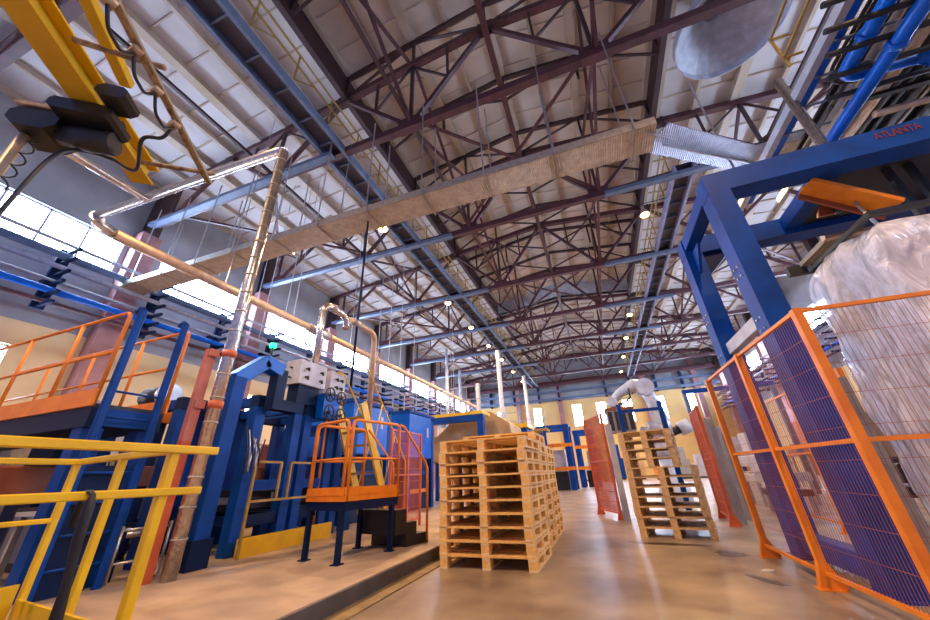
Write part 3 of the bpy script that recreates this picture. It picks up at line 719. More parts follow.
for k, (x, y, zt, r) in enumerate([(-6, 24, 9.4, .16), (-6, 34, 9.8, .16), (-6.6, 20.5, 6.2, .12), (-11, 26, 11, .12), (-12.5, 33, 11, .14)]):
    single(MB().tube([(x,y,SLAB_Z if y < 11.6 else 0), (x,y,zt)], r, 12), 'silo_pipe', 'cab', f'tall pale vertical pipe in the far left part of the hall, {ORD[k]} one', 'pipe', (x,y,0), 'tall pale pipes far left')

# ---------------------------------------------------------------- yellow guard rail in the left foreground
YX, YXF, Y1_, Y2_ = -2.64, -4.15, 1.63, 1.83; DZ = .20; RT = 1.235
t = thing('yellow_guard_rail', 'yellow square-tube guard rail around a low deck in left foreground', 'guard rail', (-3.3, .9, SLAB_Z))
def yb(a, b, s=.05, nm='rail', h=None): MB().bar(a, b, s, h or s, bev=.006).build(nm, 'yellow', t)
yb((YX,-.6,RT), (YX,Y1_+.27,RT), .05, 'top_rail', .05); yb((YX,-.6,RT-.25), (YX,Y1_+.22,RT-.25), .045, 'middle_rail')
yb((YX-.02,Y1_,SLAB_Z), (YX-.02,Y1_,RT-.02), .055, 'post')
yb((YXF,-.6,RT), (YXF,Y2_,RT), .045, 'top_rail'); yb((YXF,Y2_,RT), (YX-.02,Y1_,RT-.005), .045, 'top_rail')
yb((YXF,-.6,RT-.42), (YXF,Y2_,RT-.42), .035, 'middle_rail')
yb((YXF,Y2_-.01,SLAB_Z), (YXF,Y2_-.01,RT-.02), .045, 'post'); yb((-3.36,1.725,SLAB_Z), (-3.36,1.725,RT-.02), .045, 'post')
MB().bar((YXF,Y2_-.03,DZ+.05), (YX,Y1_-.03,DZ+.05), .02, .16).build('toe_board', 'yellow', t)
MB().box(YXF-.02, YXF, -.6, Y2_-.05, DZ+.02, DZ+.22).build('toe_board', 'yellow', t)
MB().box(YX-.02, YX, -.6, Y1_-.05, SLAB_Z, DZ+.10).build('toe_board', 'yellow', t)
MB().box(YXF, YX-.02, -.6, Y1_-.06, SLAB_Z, DZ-.005).build('deck', 'dark', t)
t = thing('hanging_strap', 'black strap hanging over the middle yellow rail in the left foreground', 'strap', (-2.9,1.2,.5))
MB().tube([(-2.57,1.31,.22),(-2.57,1.30,.30),(-2.565,1.28,.42),(-2.565,1.27,.6),(-2.57,1.25,.78),(-2.575,1.245,.93),(-2.578,1.245,.985),(-2.60,1.243,1.003),(-2.64,1.243,1.003),(-2.665,1.245,.97),(-2.67,1.25,.84)], [.022,.034,.030,.020,.024,.026,.014,.012,.012,.012,.014], 8).build('band', 'rubber', t)

# ---------------------------------------------------------------- orange crossover platform with blue ladder (left)
PZ0 = 1.86
t = thing('crossover_platform', 'orange railed crossover platform on blue legs at the left', 'platform', (-5.5, 2.4, SLAB_Z))
MB().box(-9.5, -4.98, 2.14, 2.78, PZ0-.04, PZ0).build('deck', 'dark', t)
for y in (2.15, 2.77): MB().box(-9.5, -4.98, y-.035, y+.035, PZ0-.24, PZ0-.04).build('deck_beam', 'dblue', t)
MB().box(-5.05, -4.98, 2.18, 2.74, PZ0-.22, PZ0-.04).build('end_beam', 'blue', t)
for y in (2.10, 2.82): MB().box(-9.5, -4.98, y-.012, y+.012, PZ0-.03, PZ0+.15, bev=.004).build('toe_board', 'orange', t)
for y in (2.12, 2.80):
    pts = [(-9.5,y,PZ0+1.08), (-5.08,y,PZ0+1.08)] + arc((-5.08,y,PZ0+1.0), .08, math.pi/2, 0, 4, (1,0,0), (0,0,1)) + [(-5.0,y,PZ0-.02)]
    MB().tube(pts, .021, 10).build('top_rail', 'orange', t)
    MB().tube([(-9.5,y,PZ0+.58), (-5.0,y,PZ0+.58)], .017, 8).build('middle_rail', 'orange', t)
    for x in (-5.95, -7.1, -8.3): MB().tube([(x,y,PZ0), (x,y,PZ0+1.08)], .02, 8).build('rail_post', 'orange', t)
for x, y in ((-5.12,2.22), (-5.12,2.72), (-9.3,2.22), (-9.3,2.72)):
    MB().box(x-.09, x+.09, y-.09, y+.09, SLAB_Z, PZ0-.24).build('leg', 'blue', t)
for y in (2.17, 2.66):
    MB().bar((-4.88,y,SLAB_Z), (-4.88,y,PZ0+1.10), .075, .05, (1,0,0), bev=.01).build('ladder_stile', 'blue', t)
    MB().tube([(-4.88,y,PZ0+1.10), (-4.93,y,PZ0+1.14), (-5.0,y,PZ0+1.10)], .03, 8).build('stile_cap', 'blue', t)
for i in range(7): MB().tube([(-4.88,2.19,SLAB_Z+.27*(i+1)-.05), (-4.88,2.64,SLAB_Z+.27*(i+1)-.05)], .013, 8).build('rung', 'blue', t)
MB().box(-4.97, -4.945, 2.22, 2.60, SLAB_Z, 1.25).build('back_panel', 'dblue', t)  # darker blue than the legs, standing in for shade under the platform
# second orange railing and motor behind
t = thing('electric_motor', 'dark round electric motor on orange mount behind the platform rails', 'motor', (-6.7, 3.6, 2.25))
MB().tube([(-6.9,3.6,2.36), (-6.45,3.6,2.36)], .17, 16).build('housing', 'dark', t); MB().tube([(-6.45,3.6,2.36),(-6.38,3.6,2.36)], .19, 16).build('end_ring', 'galv', t)
MB().box(-6.95, -6.4, 3.42, 3.78, 1.95, 2.19).build('mount', 'orange', t)
MB().box(-6.9, -6.5, 3.45, 3.75, SLAB_Z, 1.95).build('stand', 'dblue', t)
t = thing('gear_motor', 'blue-grey gear motor behind the crossover platform railing at left', 'motor', (-7.9, 3.3, 2.1))
MB().tube([(-8.2,3.3,2.25), (-7.75,3.3,2.25)], .15, 14).build('housing', 'grey', t); MB().box(-8.6, -8.2, 3.15, 3.45, 2.1, 2.35).build('gearbox', 'cab', t)
MB().box(-8.5, -7.8, 3.1, 3.5, SLAB_Z, 2.1).build('stand', 'dblue', t)

# ---------------------------------------------------------------- salmon/orange post with brackets
t = thing('bracket_post', 'salmon and orange upright post clamping the silver dust pipe', 'post', (-4.55, 2.86, SLAB_Z))
MB().box(-4.60, -4.53, 2.82, 2.93, SLAB_Z, 1.5).build('lower_post', 'rorange', t)
MB().box(-4.60, -4.53, 2.82, 2.93, 1.5, 2.62).build('upper_post', 'salmon', t)
for z in (2.58, 1.92):
    MB().box(-4.53, -4.50, 2.83, 2.95, z-.045, z+.045).build('arm', 'salmon', t)
    MB().tube([(PX,PY,z-.045), (PX,PY,z+.045)], .086, 16).build('clamp', 'rorange', t)

# ---------------------------------------------------------------- blue block machine along the left
FX = -4.72
t = thing('goose_neck_frame', 'blue goose-neck portal leg with bright sloping arm beside the silver pipe', 'machine frame', (FX, 3.7, SLAB_Z))
MB().bar((FX,3.42,SLAB_Z), (FX,3.42,2.40), .20, .22, (1,0,0), bev=.012).build('leg', 'blue', t)
MB().box(FX-.14, FX+.13, 3.29, 3.55, SLAB_Z, .45).build('foot_box', 'dblue', t)
MB().bar((FX,3.39,2.36), (FX,3.82,2.74), .20, .20, (0,0,1), bev=.012).build('sloping_arm', 'bblue', t)
MB().bar((FX,3.79,2.74), (FX,4.12,2.66), .20, .20, (0,0,1), bev=.012).build('top_arm', 'bblue', t)
MB().bar((FX,4.13,2.68), (FX,4.13,2.05), .20, .18, (1,0,0), bev=.01).build('down_arm', 'dblue', t)
t = thing('signal_beacon', 'small green signal light on thin black pole above the blue arm', 'signal light', (FX-.1, 4.1, 2.85))
MB().tube([(FX-.1,3.98,2.86), (FX-.1,3.98,3.05)], .018, 8).build('pole', 'black', t)
MB().tube([(FX-.1,3.98,3.05), (FX-.1,3.98,3.12)], .05, 12).build('lens', 'green', t)
def frame(y0, y1, x0, x1, H, lab, m='blue', ww=.17):
    t = thing('machine_portal', lab, 'machine frame', ((x0+x1)/2, (y0+y1)/2, SLAB_Z))
    for x in (x0, x1):
        for y in (y0, y1): MB().box(x-ww/2, x+ww/2, y-ww/2, y+ww/2, SLAB_Z, H-.18, bev=.01).build('upright', m, t)
        MB().box(x-ww/2, x+ww/2, y0-ww/2, y1+ww/2, H-.18, H, bev=.01).build('long_beam', 'dblue', t)
        for z in (.55, 1.0): MB().box(x-.05, x+.05, y0+ww/2, y1-ww/2, z-.07, z+.07).build('low_beam', m if z > .8 else 'dblue', t)
    for y in (y0, y1):
        MB().box(x0+ww/2, x1-ww/2, y-.06, y+.06, H-.16, H-.02).build('cross_beam', m, t)
        MB().box(x0+ww/2, x1-ww/2, y-.05, y+.05, .5, .62).build('low_cross_beam', 'dblue', t)
    return t
frame(4.06, 4.82, -6.3, -4.95, 2.28, 'blue four-post machine frame just beyond the goose-neck arm')
frame(5.10, 5.75, -6.3, -4.98, 2.28, 'blue four-post machine frame under the grey control boxes')
frame(6.05, 6.5, -6.6, -5.0, 2.1, 'blue machine frame behind the orange inspection platform')
frame(3.38, 3.86, -7.2, -5.6, 2.2, 'blue machine frame behind the silver dust pipe', ww=.16)
# dark works inside and a brown conveyor belt running along
single(MB().box(-6.55, -6.35, 2.95, 6.75, 1.05, 1.32, bev=.01), 'conveyor_beam', 'brownor', 'rust brown conveyor side plate running through the blue machine', 'conveyor', (-6.4,6,1.05))
t = thing('belt_conveyor', 'dark belt conveyor with rollers behind the yellow guard rail', 'conveyor', (-7.2, 1.6, SLAB_Z))
MB().box(-7.9, -6.2, .2, 2.05, .62, .70).build('belt', 'rubber', t)
MB().box(-6.2, -6.12, .2, 2.05, .45, .75).build('side_plate', 'dark', t)
for i in range(4): MB().tube([(-7.85,.45+i*.45,.74), (-6.25,.45+i*.45,.74)], .05, 10).build('roller', 'galv', t)
for x in (-7.8, -6.25):
    for y in (.3, 1.95): MB().box(x-.04, x+.04, y-.04, y+.04, SLAB_Z, .62).build('leg', 'dblue', t)
t = thing('orange_drum_unit', 'brown-orange drum housing lying behind the yellow rail at far left', 'drum', (-6.6, 1.7, .8))
MB().tube([(-6.9,1.75,1.12), (-6.1,1.75,1.12)], .16, 18).build('drum', 'brownor', t)
MB().box(-6.85, -6.1, 1.95, 2.9, .98, 1.30, bev=.02).build('housing', 'brownor', t)
for x in (-6.8, -6.2): MB().box(x-.04, x+.04, 1.7, 1.8, .76, 1.0).build('bracket', 'dark', t)
# lower machinery boxes
for k, (x0, x1, y0, y1, z0, z1, m, lab) in enumerate([
    (-7.6,-6.9,2.9,3.28,SLAB_Z,.85,'dark','dark squat machine base behind the salmon post'),
    (-6.1,-5.1,4.2,4.75,.66,.95,'dark','dark gearbox inside the first blue four-post frame'),
    (-6.0,-5.15,5.2,5.65,.66,.98,'dark','dark gearbox inside the blue frame under control boxes'),
    (-8.6,-7.0,4.2,6.0,SLAB_Z,1.6,'dblue','dark blue housing deep behind the four-post frames'),
    (-9.4,-8.8,2.9,4.9,SLAB_Z,2.3,'cab','pale cabinet against back of the left machine line'),
    (-8.9,-7.7,6.6,8.4,SLAB_Z,1.9,'brownor','rust brown housing behind the blue cabinets')]):
    t = thing('machine_housing', lab, 'machine part', ((x0+x1)/2,(y0+y1)/2,z0))
    MB().box(x0, x1, y0, y1, z0, z1, bev=.03).build('casing', m, t)
    MB().box(x0+.08, x1-.08, y0-.012, y0-.001, z0+.1, z1-.1).build('cover_plate', 'grey' if m != 'cab' else 'lightgrey', t)
    MB().box(x1+.001, x1+.02, y0+.1, y1-.1, z0+.12, z1-.12).build('side_cover', m, t)
t = thing('roller_table', 'pale metal roller table low behind the salmon post', 'conveyor', (-5.6,2.3,.6))
MB().box(-6.0, -5.15, 2.3, 2.75, .80, .84).build('top_plate', 'cab', t)
for x in (-5.95, -5.2):
    for y in (2.35, 2.7): MB().box(x-.025, x+.025, y-.025, y+.025, SLAB_Z, .80).build('leg', 'galv', t)
# control boxes and hand wheels
for k, (y0, y1, z0, lab) in enumerate([(4.62,5.28,2.60,'left light grey control box with cable glands above hand wheels'), (5.42,5.86,2.58,'right light grey control box with cable glands above hand wheels')]):
    t = thing('control_box', lab, 'control box', (-5.0, (y0+y1)/2, z0))
    MB().box(-5.15, -4.80, y0, y1, z0, z0+.44, bev=.008).build('casing', 'cab', t)
    for j in (0, 1):
        for i in (0, 1):
            yy = y0+.15+(y1-y0-.3)*j; zz_ = z0+.13+.16*i
            MB().tube([(-4.80,yy,zz_), (-4.75,yy,zz_), (-4.74,yy,zz_-.05)], .022, 8).build('cable_gland', 'black', t)
    for zz_ in (z0+.12, z0+.3): MB().tube([(-5.0,y0,zz_), (-5.0,y0-.05,zz_)], .016, 8).build('knob', 'black', t)
    MB().box(-5.1, -4.86, y0+.08, y1-.08, 2.28, z0).build('support', 'dblue', t)
t = thing('valve_block', 'bright blue valve block holding four black hand wheels', 'valve', (-4.72, 5.4, 2.1))
MB().box(-4.84, -4.68, 5.18, 5.62, 2.06, 2.50, bev=.02).build('block', 'bblue', t)
for k, (y, z, lab) in enumerate([(5.24,2.48,'upper left'), (5.56,2.46,'upper right'), (5.26,2.16,'lower left'), (5.58,2.14,'lower right')]):
    q = MB().wheel((-4.60,y,z), (1,0,0), .125, .014).build('hand_wheel', 'black', t)
    MB().tube([(-4.68,y,z), (-4.58,y,z)], .018, 8).build('spindle', 'galv', q)
# cable bundle and hoses on the frames
rnd = random.Random(5)
for k in range(7):
    y = 4.24+k*.03; z = 2.42+rnd.uniform(0,.2)
    pts = [(-5.0-k*.03,y-.02,2.28), (-4.85-k*.04,y,z), (-4.9-k*.04,y+.06,z+.13), (-5.05-k*.04,y+.13,z), (-5.1-k*.04,y+.15,2.28)]
    single(MB().tube(smooth(pts), .014, 6), 'looped_hose', 'black', f'black looped hose on top of the blue frame beside control box, {ORD[k]} from the left', 'hose', (-4.9,y,2.3), 'looped hoses by the control box')
for k in range(5):
    y = 3.62+k*.05
    pts = [(-4.55,y,1.75-k*.05), (-4.5,y+.03,1.45), (-4.52,y+.08,1.15+k*.03), (-4.6,y+.15,1.3), (-4.62,y+.2,1.6)]
    single(MB().tube(smooth(pts), .010, 6), 'looped_hose', 'galv' if k % 2 else 'black', f'thin hose looping beside the silver dust pipe, {ORD[k]} from the left', 'hose', (-4.55,y,1.2), 'thin hoses beside the dust pipe')

# tan/yellow low guards in front of the machine
t = thing('low_guard_frame', 'tarnished yellow low guard frame before the blue machine', 'guard rail', (-4.55, 4.6, SLAB_Z))
GXY = lambda y: -4.62-(y-3.95)*.05
for y in (3.95, 4.42, 4.62, 5.15): MB().bar((GXY(y),y,SLAB_Z if y in (3.95,) else .80), (GXY(y),y,1.30), .03, .03).build('post', 'dyellow', t)
MB().bar((GXY(3.95),3.95,1.30), (GXY(4.42),4.42,1.30), .03, .03).build('top_rail', 'dyellow', t); MB().bar((GXY(4.62),4.62,1.30), (GXY(5.15),5.15,1.30), .03, .03).build('top_rail', 'dyellow', t)
MB().bar((GXY(3.95),3.95,.80), (GXY(5.7),5.7,.80), .03, .03).build('low_rail', 'dyellow', t)
MB().box(-4.72, -4.66, 3.98, 5.75, SLAB_Z, .37).build('kick_plate', 'yellow', t)
# small platform (orange) with blue steps
c0 = Vector((-3.03, 3.89, 0)); ang = math.radians(-13)
U_ = Vector((math.cos(ang), math.sin(ang), 0)); W_ = Vector((-math.sin(ang), math.cos(ang), 0))
def L(u, v, z): q = c0 + U_*u + W_*v; return (q.x, q.y, z)
t = thing('inspection_platform', 'small orange railed inspection platform on dark blue legs with steps', 'platform', (c0.x, c0.y, SLAB_Z))
DZP = .78
for u, v in ((-.64,.03), (-.03,.03), (-.64,.86), (-.03,.86)):
    l = MB().bar(L(u,v,SLAB_Z), L(u,v,DZP-.10), .055, .055).build('leg', 'dblue', t); MB().bar(L(u,v,SLAB_Z), L(u,v,SLAB_Z+.012), .11, .11).build('foot_plate', 'dblue', l)
MB().bar(L(-.34,0,DZP-.05), L(-.34,.92,DZP-.05), .74, .10).build('deck_frame', 'dblue', t)
def ob(a, b, r, nm): MB().tube([a, b], r, 8).build(nm, 'orange', t)
for a, b in ((L(-.70,-.01,0), L(.03,-.01,0)), (L(.03,-.01,0), L(.03,.92,0)), (L(-.70,-.01,0), L(-.70,.92,0))):
    MB().bar((a[0],a[1],DZP+.075), (b[0],b[1],DZP+.075), .02, .15).build('toe_board', 'orange', t)
    MB().bar((a[0],a[1],DZP+.075), (b[0],b[1],DZP+.075), .034, .02).build('toe_board_rib', 'orange', t)
ZT = DZP+.95
def loop(a, b, mid=True):
    A = Vector(a); B = Vector(b); d = (B-A).normalized()
    pts = [tuple(A)[:2]+(DZP,), tuple(A)[:2]+(ZT-.07,)] + [tuple(A + d*.02)[:2]+(ZT-.02,), tuple(A + d*.07)[:2]+(ZT,)] + [tuple(B - d*.07)[:2]+(ZT,), tuple(B - d*.02)[:2]+(ZT-.02,), tuple(B)[:2]+(ZT-.07,), tuple(B)[:2]+(DZP,)]
    MB().tube(pts, .021, 10).build('rail_loop', 'orange', t)
    MB().tube([tuple(A)[:2]+(DZP+.48,), tuple(B)[:2]+(DZP+.48,)], .015, 8).build('middle_rail', 'orange', t)
loop(L(-.68,0,0), L(-.02,0,0)); loop(L(.03,.03,0), L(.03,.90,0)); loop(L(-.70,.03,0), L(-.70,.9,0))
st = [(0.92,DZP-.17), (1.14,DZP-.34), (1.36,DZP-.50)]
for i, (v, z) in enumerate(st):
    zb = max(SLAB_Z, z-.30); MB().bar(L(-.34,v,(z+zb)/2), L(-.34,v+.22,(z+zb)/2), .68, z-zb).build('step', 'dark', t)
pts = [L(.03,.92,ZT), L(.03,1.0,ZT-.02), L(.03,1.50,ZT-.50), L(.03,1.56,ZT-.60), L(.03,1.56,SLAB_Z)]
MB().tube(pts, .019, 10).build('stair_rail', 'orange', t)
MB().tube([L(-.66,.92,ZT), L(-.66,1.50,ZT-.50), L(-.66,1.55,SLAB_Z)], .019, 10).build('stair_rail', 'orange', t)
# red mesh gate behind the steps
fence([(-3.72,6.05), (-3.70,6.65), (-3.72,7.25)], 1.73, 'red-orange mesh gate behind the inspection platform steps', 'fence', 'rorange', 'mesh_gate', dv=.04, wr=.003, s=.04, foot=False, base=SLAB_Z)
# yellow steep stair
t = thing('steep_stair', 'steep yellow stair with handrails rising behind the inspection platform', 'stairs', (-4.3, 6.6, SLAB_Z))
for x in (-4.75, -4.15):
    MB().bar((x,6.85,SLAB_Z), (x,5.65,2.35), .04, .18, (0,.5,.5)).build('stringer', 'yellow', t)
    MB().tube([(x,7.35,SLAB_Z+.0), (x,7.35,1.35), (x,5.75,3.0), (x,5.55,3.0)], .017, 8).build('handrail', 'yellow', t)
    for f in (.3, .65): MB().tube([(x,6.85-1.2*f,SLAB_Z+2.2*f), (x,7.35-1.6*f,1.35+1.65*f)], .015, 8).build('rail_post', 'yellow', t)
for i in range(8): f = (i+1)/9; MB().box(-4.73, -4.17, 6.85-1.2*f-.07, 6.85-1.2*f+.07, SLAB_Z+2.2*f-.015, SLAB_Z+2.2*f+.015).build('tread', 'dyellow', t)
t = thing('orange_ladder_hoop', 'orange post and bar standing at top of the steep yellow stair', 'post', (-4.9,5.6,2.2))
MB().tube([(-4.95,5.62,SLAB_Z), (-4.95,5.62,3.05), (-4.95,6.0,3.05), (-4.95,6.0,2.1)], .022, 8).build('hoop', 'orange', t)

# blue cabinets beyond
for k, (x0, x1, y0, y1, H, lab) in enumerate([(-6.6,-5.35,6.95,8.45,2.72,'nearer tall blue machine cabinet beyond the steep yellow stair'), (-6.7,-5.4,9.75,11.3,2.85,'further tall blue machine cabinet beyond the red mesh gate')]):
    t = thing('machine_cabinet', lab, 'machine', ((x0+x1)/2, (y0+y1)/2, SLAB_Z))
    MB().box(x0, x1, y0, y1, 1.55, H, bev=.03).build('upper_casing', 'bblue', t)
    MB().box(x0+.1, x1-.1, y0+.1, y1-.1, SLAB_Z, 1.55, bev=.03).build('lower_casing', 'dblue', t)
    for x in (x0+.08, x1-.08):
        for y in (y0+.08, y1+.1): MB().box(x-.08, x+.08, y-.08, y+.08, SLAB_Z, H-.1 if y > y1 else 1.55).build('corner_post', 'blue', t)
    MB().box(x0-.03, x1+.03, y0-.03, y1+.2, H, H+.08).build('top_cap', 'blue', t)
    MB().box(x1+.001, x1+.012, y1-.35, y1-.25, 2.2, 2.5).build('notice', 'paper', t)
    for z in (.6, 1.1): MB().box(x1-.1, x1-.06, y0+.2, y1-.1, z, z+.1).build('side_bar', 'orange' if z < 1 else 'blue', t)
# blue portal with yellow top beyond
t = thing('blue_portal', 'blue portal beam with yellow walkway above the tan cover', 'machine frame', (-5, 13, 0))
for x in (-8.2, -4.3): MB().box(x-.12, x+.12, 13.4, 13.68, 0, 2.95).build('upright', 'blue', t)
MB().box(-8.34, -4.16, 13.4, 13.68, 2.95, 3.20).build('beam', 'blue', t)
MB().box(-8.34, -4.16, 13.38, 14.4, 3.20, 3.32).build('walkway', 'yellow', t)
for i in range(8): MB().bar((-8.3+i*.58,13.42,3.32), (-8.3+i*.58,13.42,4.32), .03, .03).build('rail_post', 'lightgrey', t)
for z in (3.8, 4.32): MB().bar((-8.3,13.42,z), (-4.2,13.42,z), .03, .03).build('rail', 'lightgrey', t)
t = thing('tan_cover', 'sloping tan canvas conveyor cover behind the nearest pallet stack', 'cover', (-4.6, 15.4, 0))
MB().prism([(-7.8,1.6),(-7.2,2.2),(-5.7,3.35),(-5.2,3.5),(-4.2,3.45),(-3.4,2.9),(-3.2,1.6)], 1, 14.6, 16.8).build('canvas', 'canvas', t)
for x in (-7.6, -3.4):
    for y in (14.8, 16.6): MB().box(x-.08, x+.08, y-.08, y+.08, 0, 1.6).build('leg', 'blue', t)
MB().bar((-7.9,14.5,2.6), (-5.9,14.5,3.75), .06, .06).build('strut', 'galv', t)
# mezzanine / walkway structures far left
t = thing('far_walkway', 'pale railed walkway on posts above far machinery at left', 'walkway', (-5, 22, 0))
MB().box(-12, -2.8, 21.6, 22.8, 3.2, 3.35).build('deck', 'dyellow', t)
for x in (-11.8, -9.5, -7.2, -5, -3): MB().box(x-.08, x+.08, 21.65, 21.81, 0, 3.2).build('post', 'blue', t)
for z in (3.9, 4.4): MB().bar((-12,21.65,z), (-2.8,21.65,z), .04, .04).build('rail', 'lightgrey', t)
for i in range(13): MB().bar((-12+i*.76,21.65,3.35), (-12+i*.76,21.65,4.4), .035, .035).build('rail_post', 'lightgrey', t)
MB().bar((-4.6,21.2,3.3), (-3.1,21.2,2.0), .7, .15).build('stair', 'blue', t)
t = thing('far_hopper', 'blue and yellow hopper machine behind the middle pallet stack', 'machine', (-4, 19, 0))
MB().box(-4.9, -3.4, 18.3, 19.7, 2.4, 3.1, bev=.05).build('hopper', 'blue', t); MB().box(-5.0, -3.3, 18.2, 19.8, 3.1, 3.3).build('rim', 'yellow', t)
for x in (-4.8, -3.5):
    for y in (18.4, 19.6): MB().box(x-.08, x+.08, y-.08, y+.08, 0, 2.4).build('leg', 'blue', t)
# far blue gantry machine with orange beams
for k, (X0, X1, Y0, H, lab) in enumerate([(-3.5,-1.9,23.2,3.4,'blue portal machine with orange beams, nearest on far aisle'), (-1.55,-.6,26.5,3.3,'blue post machine with orange beam, behind the portal machine')]):
    t = thing('portal_machine', lab, 'machine', ((X0+X1)/2, Y0, 0))
    for x in (X0, X1):
        for y in (Y0, Y0+1.6): MB().box(x-.16, x+.16, y-.13, y+.13, 0, H, bev=.02).build('upright', 'blue', t)
    MB().box(X0-.2, X1+.2, Y0-.15, Y0+.15, H, H+.25).build('top_beam', 'blue', t); MB().box(X0-.2, X1+.2, Y0+1.45, Y0+1.75, H, H+.25).build('top_beam', 'blue', t)
    for z in (1.05, 2.35): MB().box(X0-.2, X1+.25, Y0-.22, Y0-.14, z, z+.2).build('orange_beam', 'orange', t)
    MB().box(X0+.3, X1-.25, Y0+.2, Y0+1.4, .0, 1.0).build('base', 'dark', t)
    MB().box(X0+.5, X1-.3, Y0+.3, Y0+1.2, 1.0, 2.2).build('press_head', 'cab', t)
# stacked goods/pale machines across the back
rnd = random.Random(11)
for k in range(16):
    x = -12.5+k*1.72; h = rnd.uniform(1.6, 3.4); y = 40+rnd.uniform(-2,3); m = ['cab','cardboard','blue','canvas','orange','grey'][k % 6]
    cn = {'cab':'pale grey','cardboard':'brown','blue':'blue','canvas':'tan','orange':'orange','grey':'dark grey'}[m]
    t = thing('far_machine', f'{cn} machine unit standing before the back wall, {ORD[k]} from the left', 'machine', (x,y,0), 'machines before the back wall')
    MB().box(x-.6, x+.6, y-.5, y+.5, .12, h*.6, bev=.03).build('lower_casing', m, t)
    MB().box(x-.42, x+.42, y-.4, y+.4, h*.6, h, bev=.03).build('upper_casing', m, t)
    MB().box(x-.5, x+.5, y-.4, y+.4, 0, .12).build('plinth', 'dark', t)
# far side machinery on the right side, seen through the fence
for k, (x, y, w_, d_, h, m, cn) in enumerate([(4.2,12.5,1.2,1.0,1.2,'cab','pale'), (6.0,11.5,1.4,1.2,1.0,'dark','dark'), (7.5,14,1.5,1.2,2.2,'cardboard','brown'), (5.2,16,1.2,1.2,2.0,'cab','light grey'),
        (9.5,16,1.6,1.4,1.8,'canvas','tan'), (4.8,8.6,.9,.8,.9,'dark','dark squat'), (7.2,9.2,1.6,1.2,1.1,'cab','pale low'), (3.6,10.4,.6,.9,.75,'dark','small dark'), (8.8,20,2,1.4,2.6,'salmon','salmon'), (6.4,22,1.8,1.4,2.2,'cab','far pale')]):
    t = thing('conveyor_unit', f'{cn} machine unit on the floor right of the robot, behind the fences', 'machine', (x,y,0))
    MB().box(x-w_/2, x+w_/2, y-d_/2, y+d_/2, h*.45, h*.62, bev=.02).build('bed', m, t)
    for sx in (-1,1):
        for sy in (-1,1): MB().box(x+sx*(w_/2-.06)-.04, x+sx*(w_/2-.06)+.04, y+sy*(d_/2-.06)-.04, y+sy*(d_/2-.06)+.04, 0, h*.45).build('leg', 'galv', t)
    MB().box(x-w_*.3, x+w_*.3, y-d_*.3, y+d_*.3, h*.62, h, bev=.03).build('head', m, t)
    for i in range(3): MB().tube([(x-w_/2+.05, y-d_*.35+i*d_*.35, h*.64), (x-w_*.31, y-d_*.35+i*d_*.35, h*.64)], .03, 8).build('roller', 'galv', t)

# ---------------------------------------------------------------- palletising robot
RY = 12.6; RXX = 1.75
t = thing('palletising_robot', 'white articulated palletising robot arm behind the weathered pallet stack', 'robot', (RXX, RY, 0))
MB().tube([(RXX,RY,0),(RXX,RY,.5),(RXX,RY,.6),(RXX,RY,1.3)], [.42,.40,.30,.28], 20).build('pedestal', 'white', t)
MB().tube([(RXX,RY,1.3),(RXX,RY,1.75)], .36, 20).build('turret', 'white', t)
MB().tube([(RXX-.30,RY-.3,2.05),(RXX+.30,RY-.3,2.05)], .24, 18).build('shoulder_joint', 'white', t)
MB().tube([(RXX-.02,RY-.3,2.0),(RXX+.10,RY-.3,2.35),(RXX+.0,RY-.3,2.9),(RXX-.12,RY-.3,3.25)], [.23,.22,.19,.18], 14).build('lower_arm', 'white', t)
MB().tube([(RXX+.55,RY-.1,2.0),(RXX+.85,RY-.1,2.12)], [.20,.20], 18).build('counterweight', 'white', t)
MB().tube([(RXX+.2,RY-.2,1.9),(RXX+.58,RY-.1,2.02)], [.12,.12], 12).build('counter_arm', 'dark', t)
MB().tube([(RXX-.12,RY-.55,3.3),(RXX-.12,RY-.05,3.3)], .26, 18).build('elbow_joint', 'white', t)
MB().tube([(RXX-.05,RY-.3,3.32),(RXX-.45,RY-.3,3.42),(RXX-.9,RY-.3,3.2),(RXX-1.15,RY-.3,2.98)], [.24,.20,.14,.12], 14).build('upper_arm', 'white', t)
MB().tube([(RXX-1.15,RY-.48,2.95),(RXX-1.15,RY-.12,2.95)], .15, 14).build('wrist_joint', 'white', t)
MB().tube([(RXX-1.15,RY-.3,2.92),(RXX-1.15,RY-.3,2.72)], .10, 12).build('flange', 'grey', t)
MB().tube([(RXX-.6,RY-.5,3.3),(RXX-.62,RY-.58,3.0),(RXX-.8,RY-.56,2.85),(RXX-1.0,RY-.5,2.85)], .03, 8).build('hose', 'black', t)
MB().tube([(RXX-.5,RY-.5,2.0),(RXX-.2,RY-.3,1.95)], [.13,.15], 14).build('motor', 'white', t)
t = thing('robot_gripper', 'dark grey slatted gripper box hanging from the white robot wrist', 'gripper', (RXX-1.0, RY-.3, 2.1))
MB().box(RXX-1.45, RXX-.62, RY-.75, RY+.2, 2.64, 2.72).build('mounting_plate', 'brownor', t)
MB().box(RXX-1.42, RXX-.66, RY-.72, RY+.16, 2.02, 2.64, bev=.02).build('clamp_box', 'grey', t)
for i in range(4): MB().box(RXX-1.42+.04+i*.19, RXX-1.42+.16+i*.19, RY-.735, RY-.722, 2.05, 2.60).build('slat', 'dark', t)
t = thing('blue_goal_frame', 'blue U-shaped frame rising behind the weathered pallet stack', 'frame', (1.15, 9.6, 0))
for x in (.58, 1.50): MB().box(x-.05, x+.05, 9.55, 9.65, 0, 2.45).build('upright', 'blue', t)
MB().box(.63, 1.45, 9.57, 9.63, 2.24, 2.31).build('crossbar', 'blue', t)
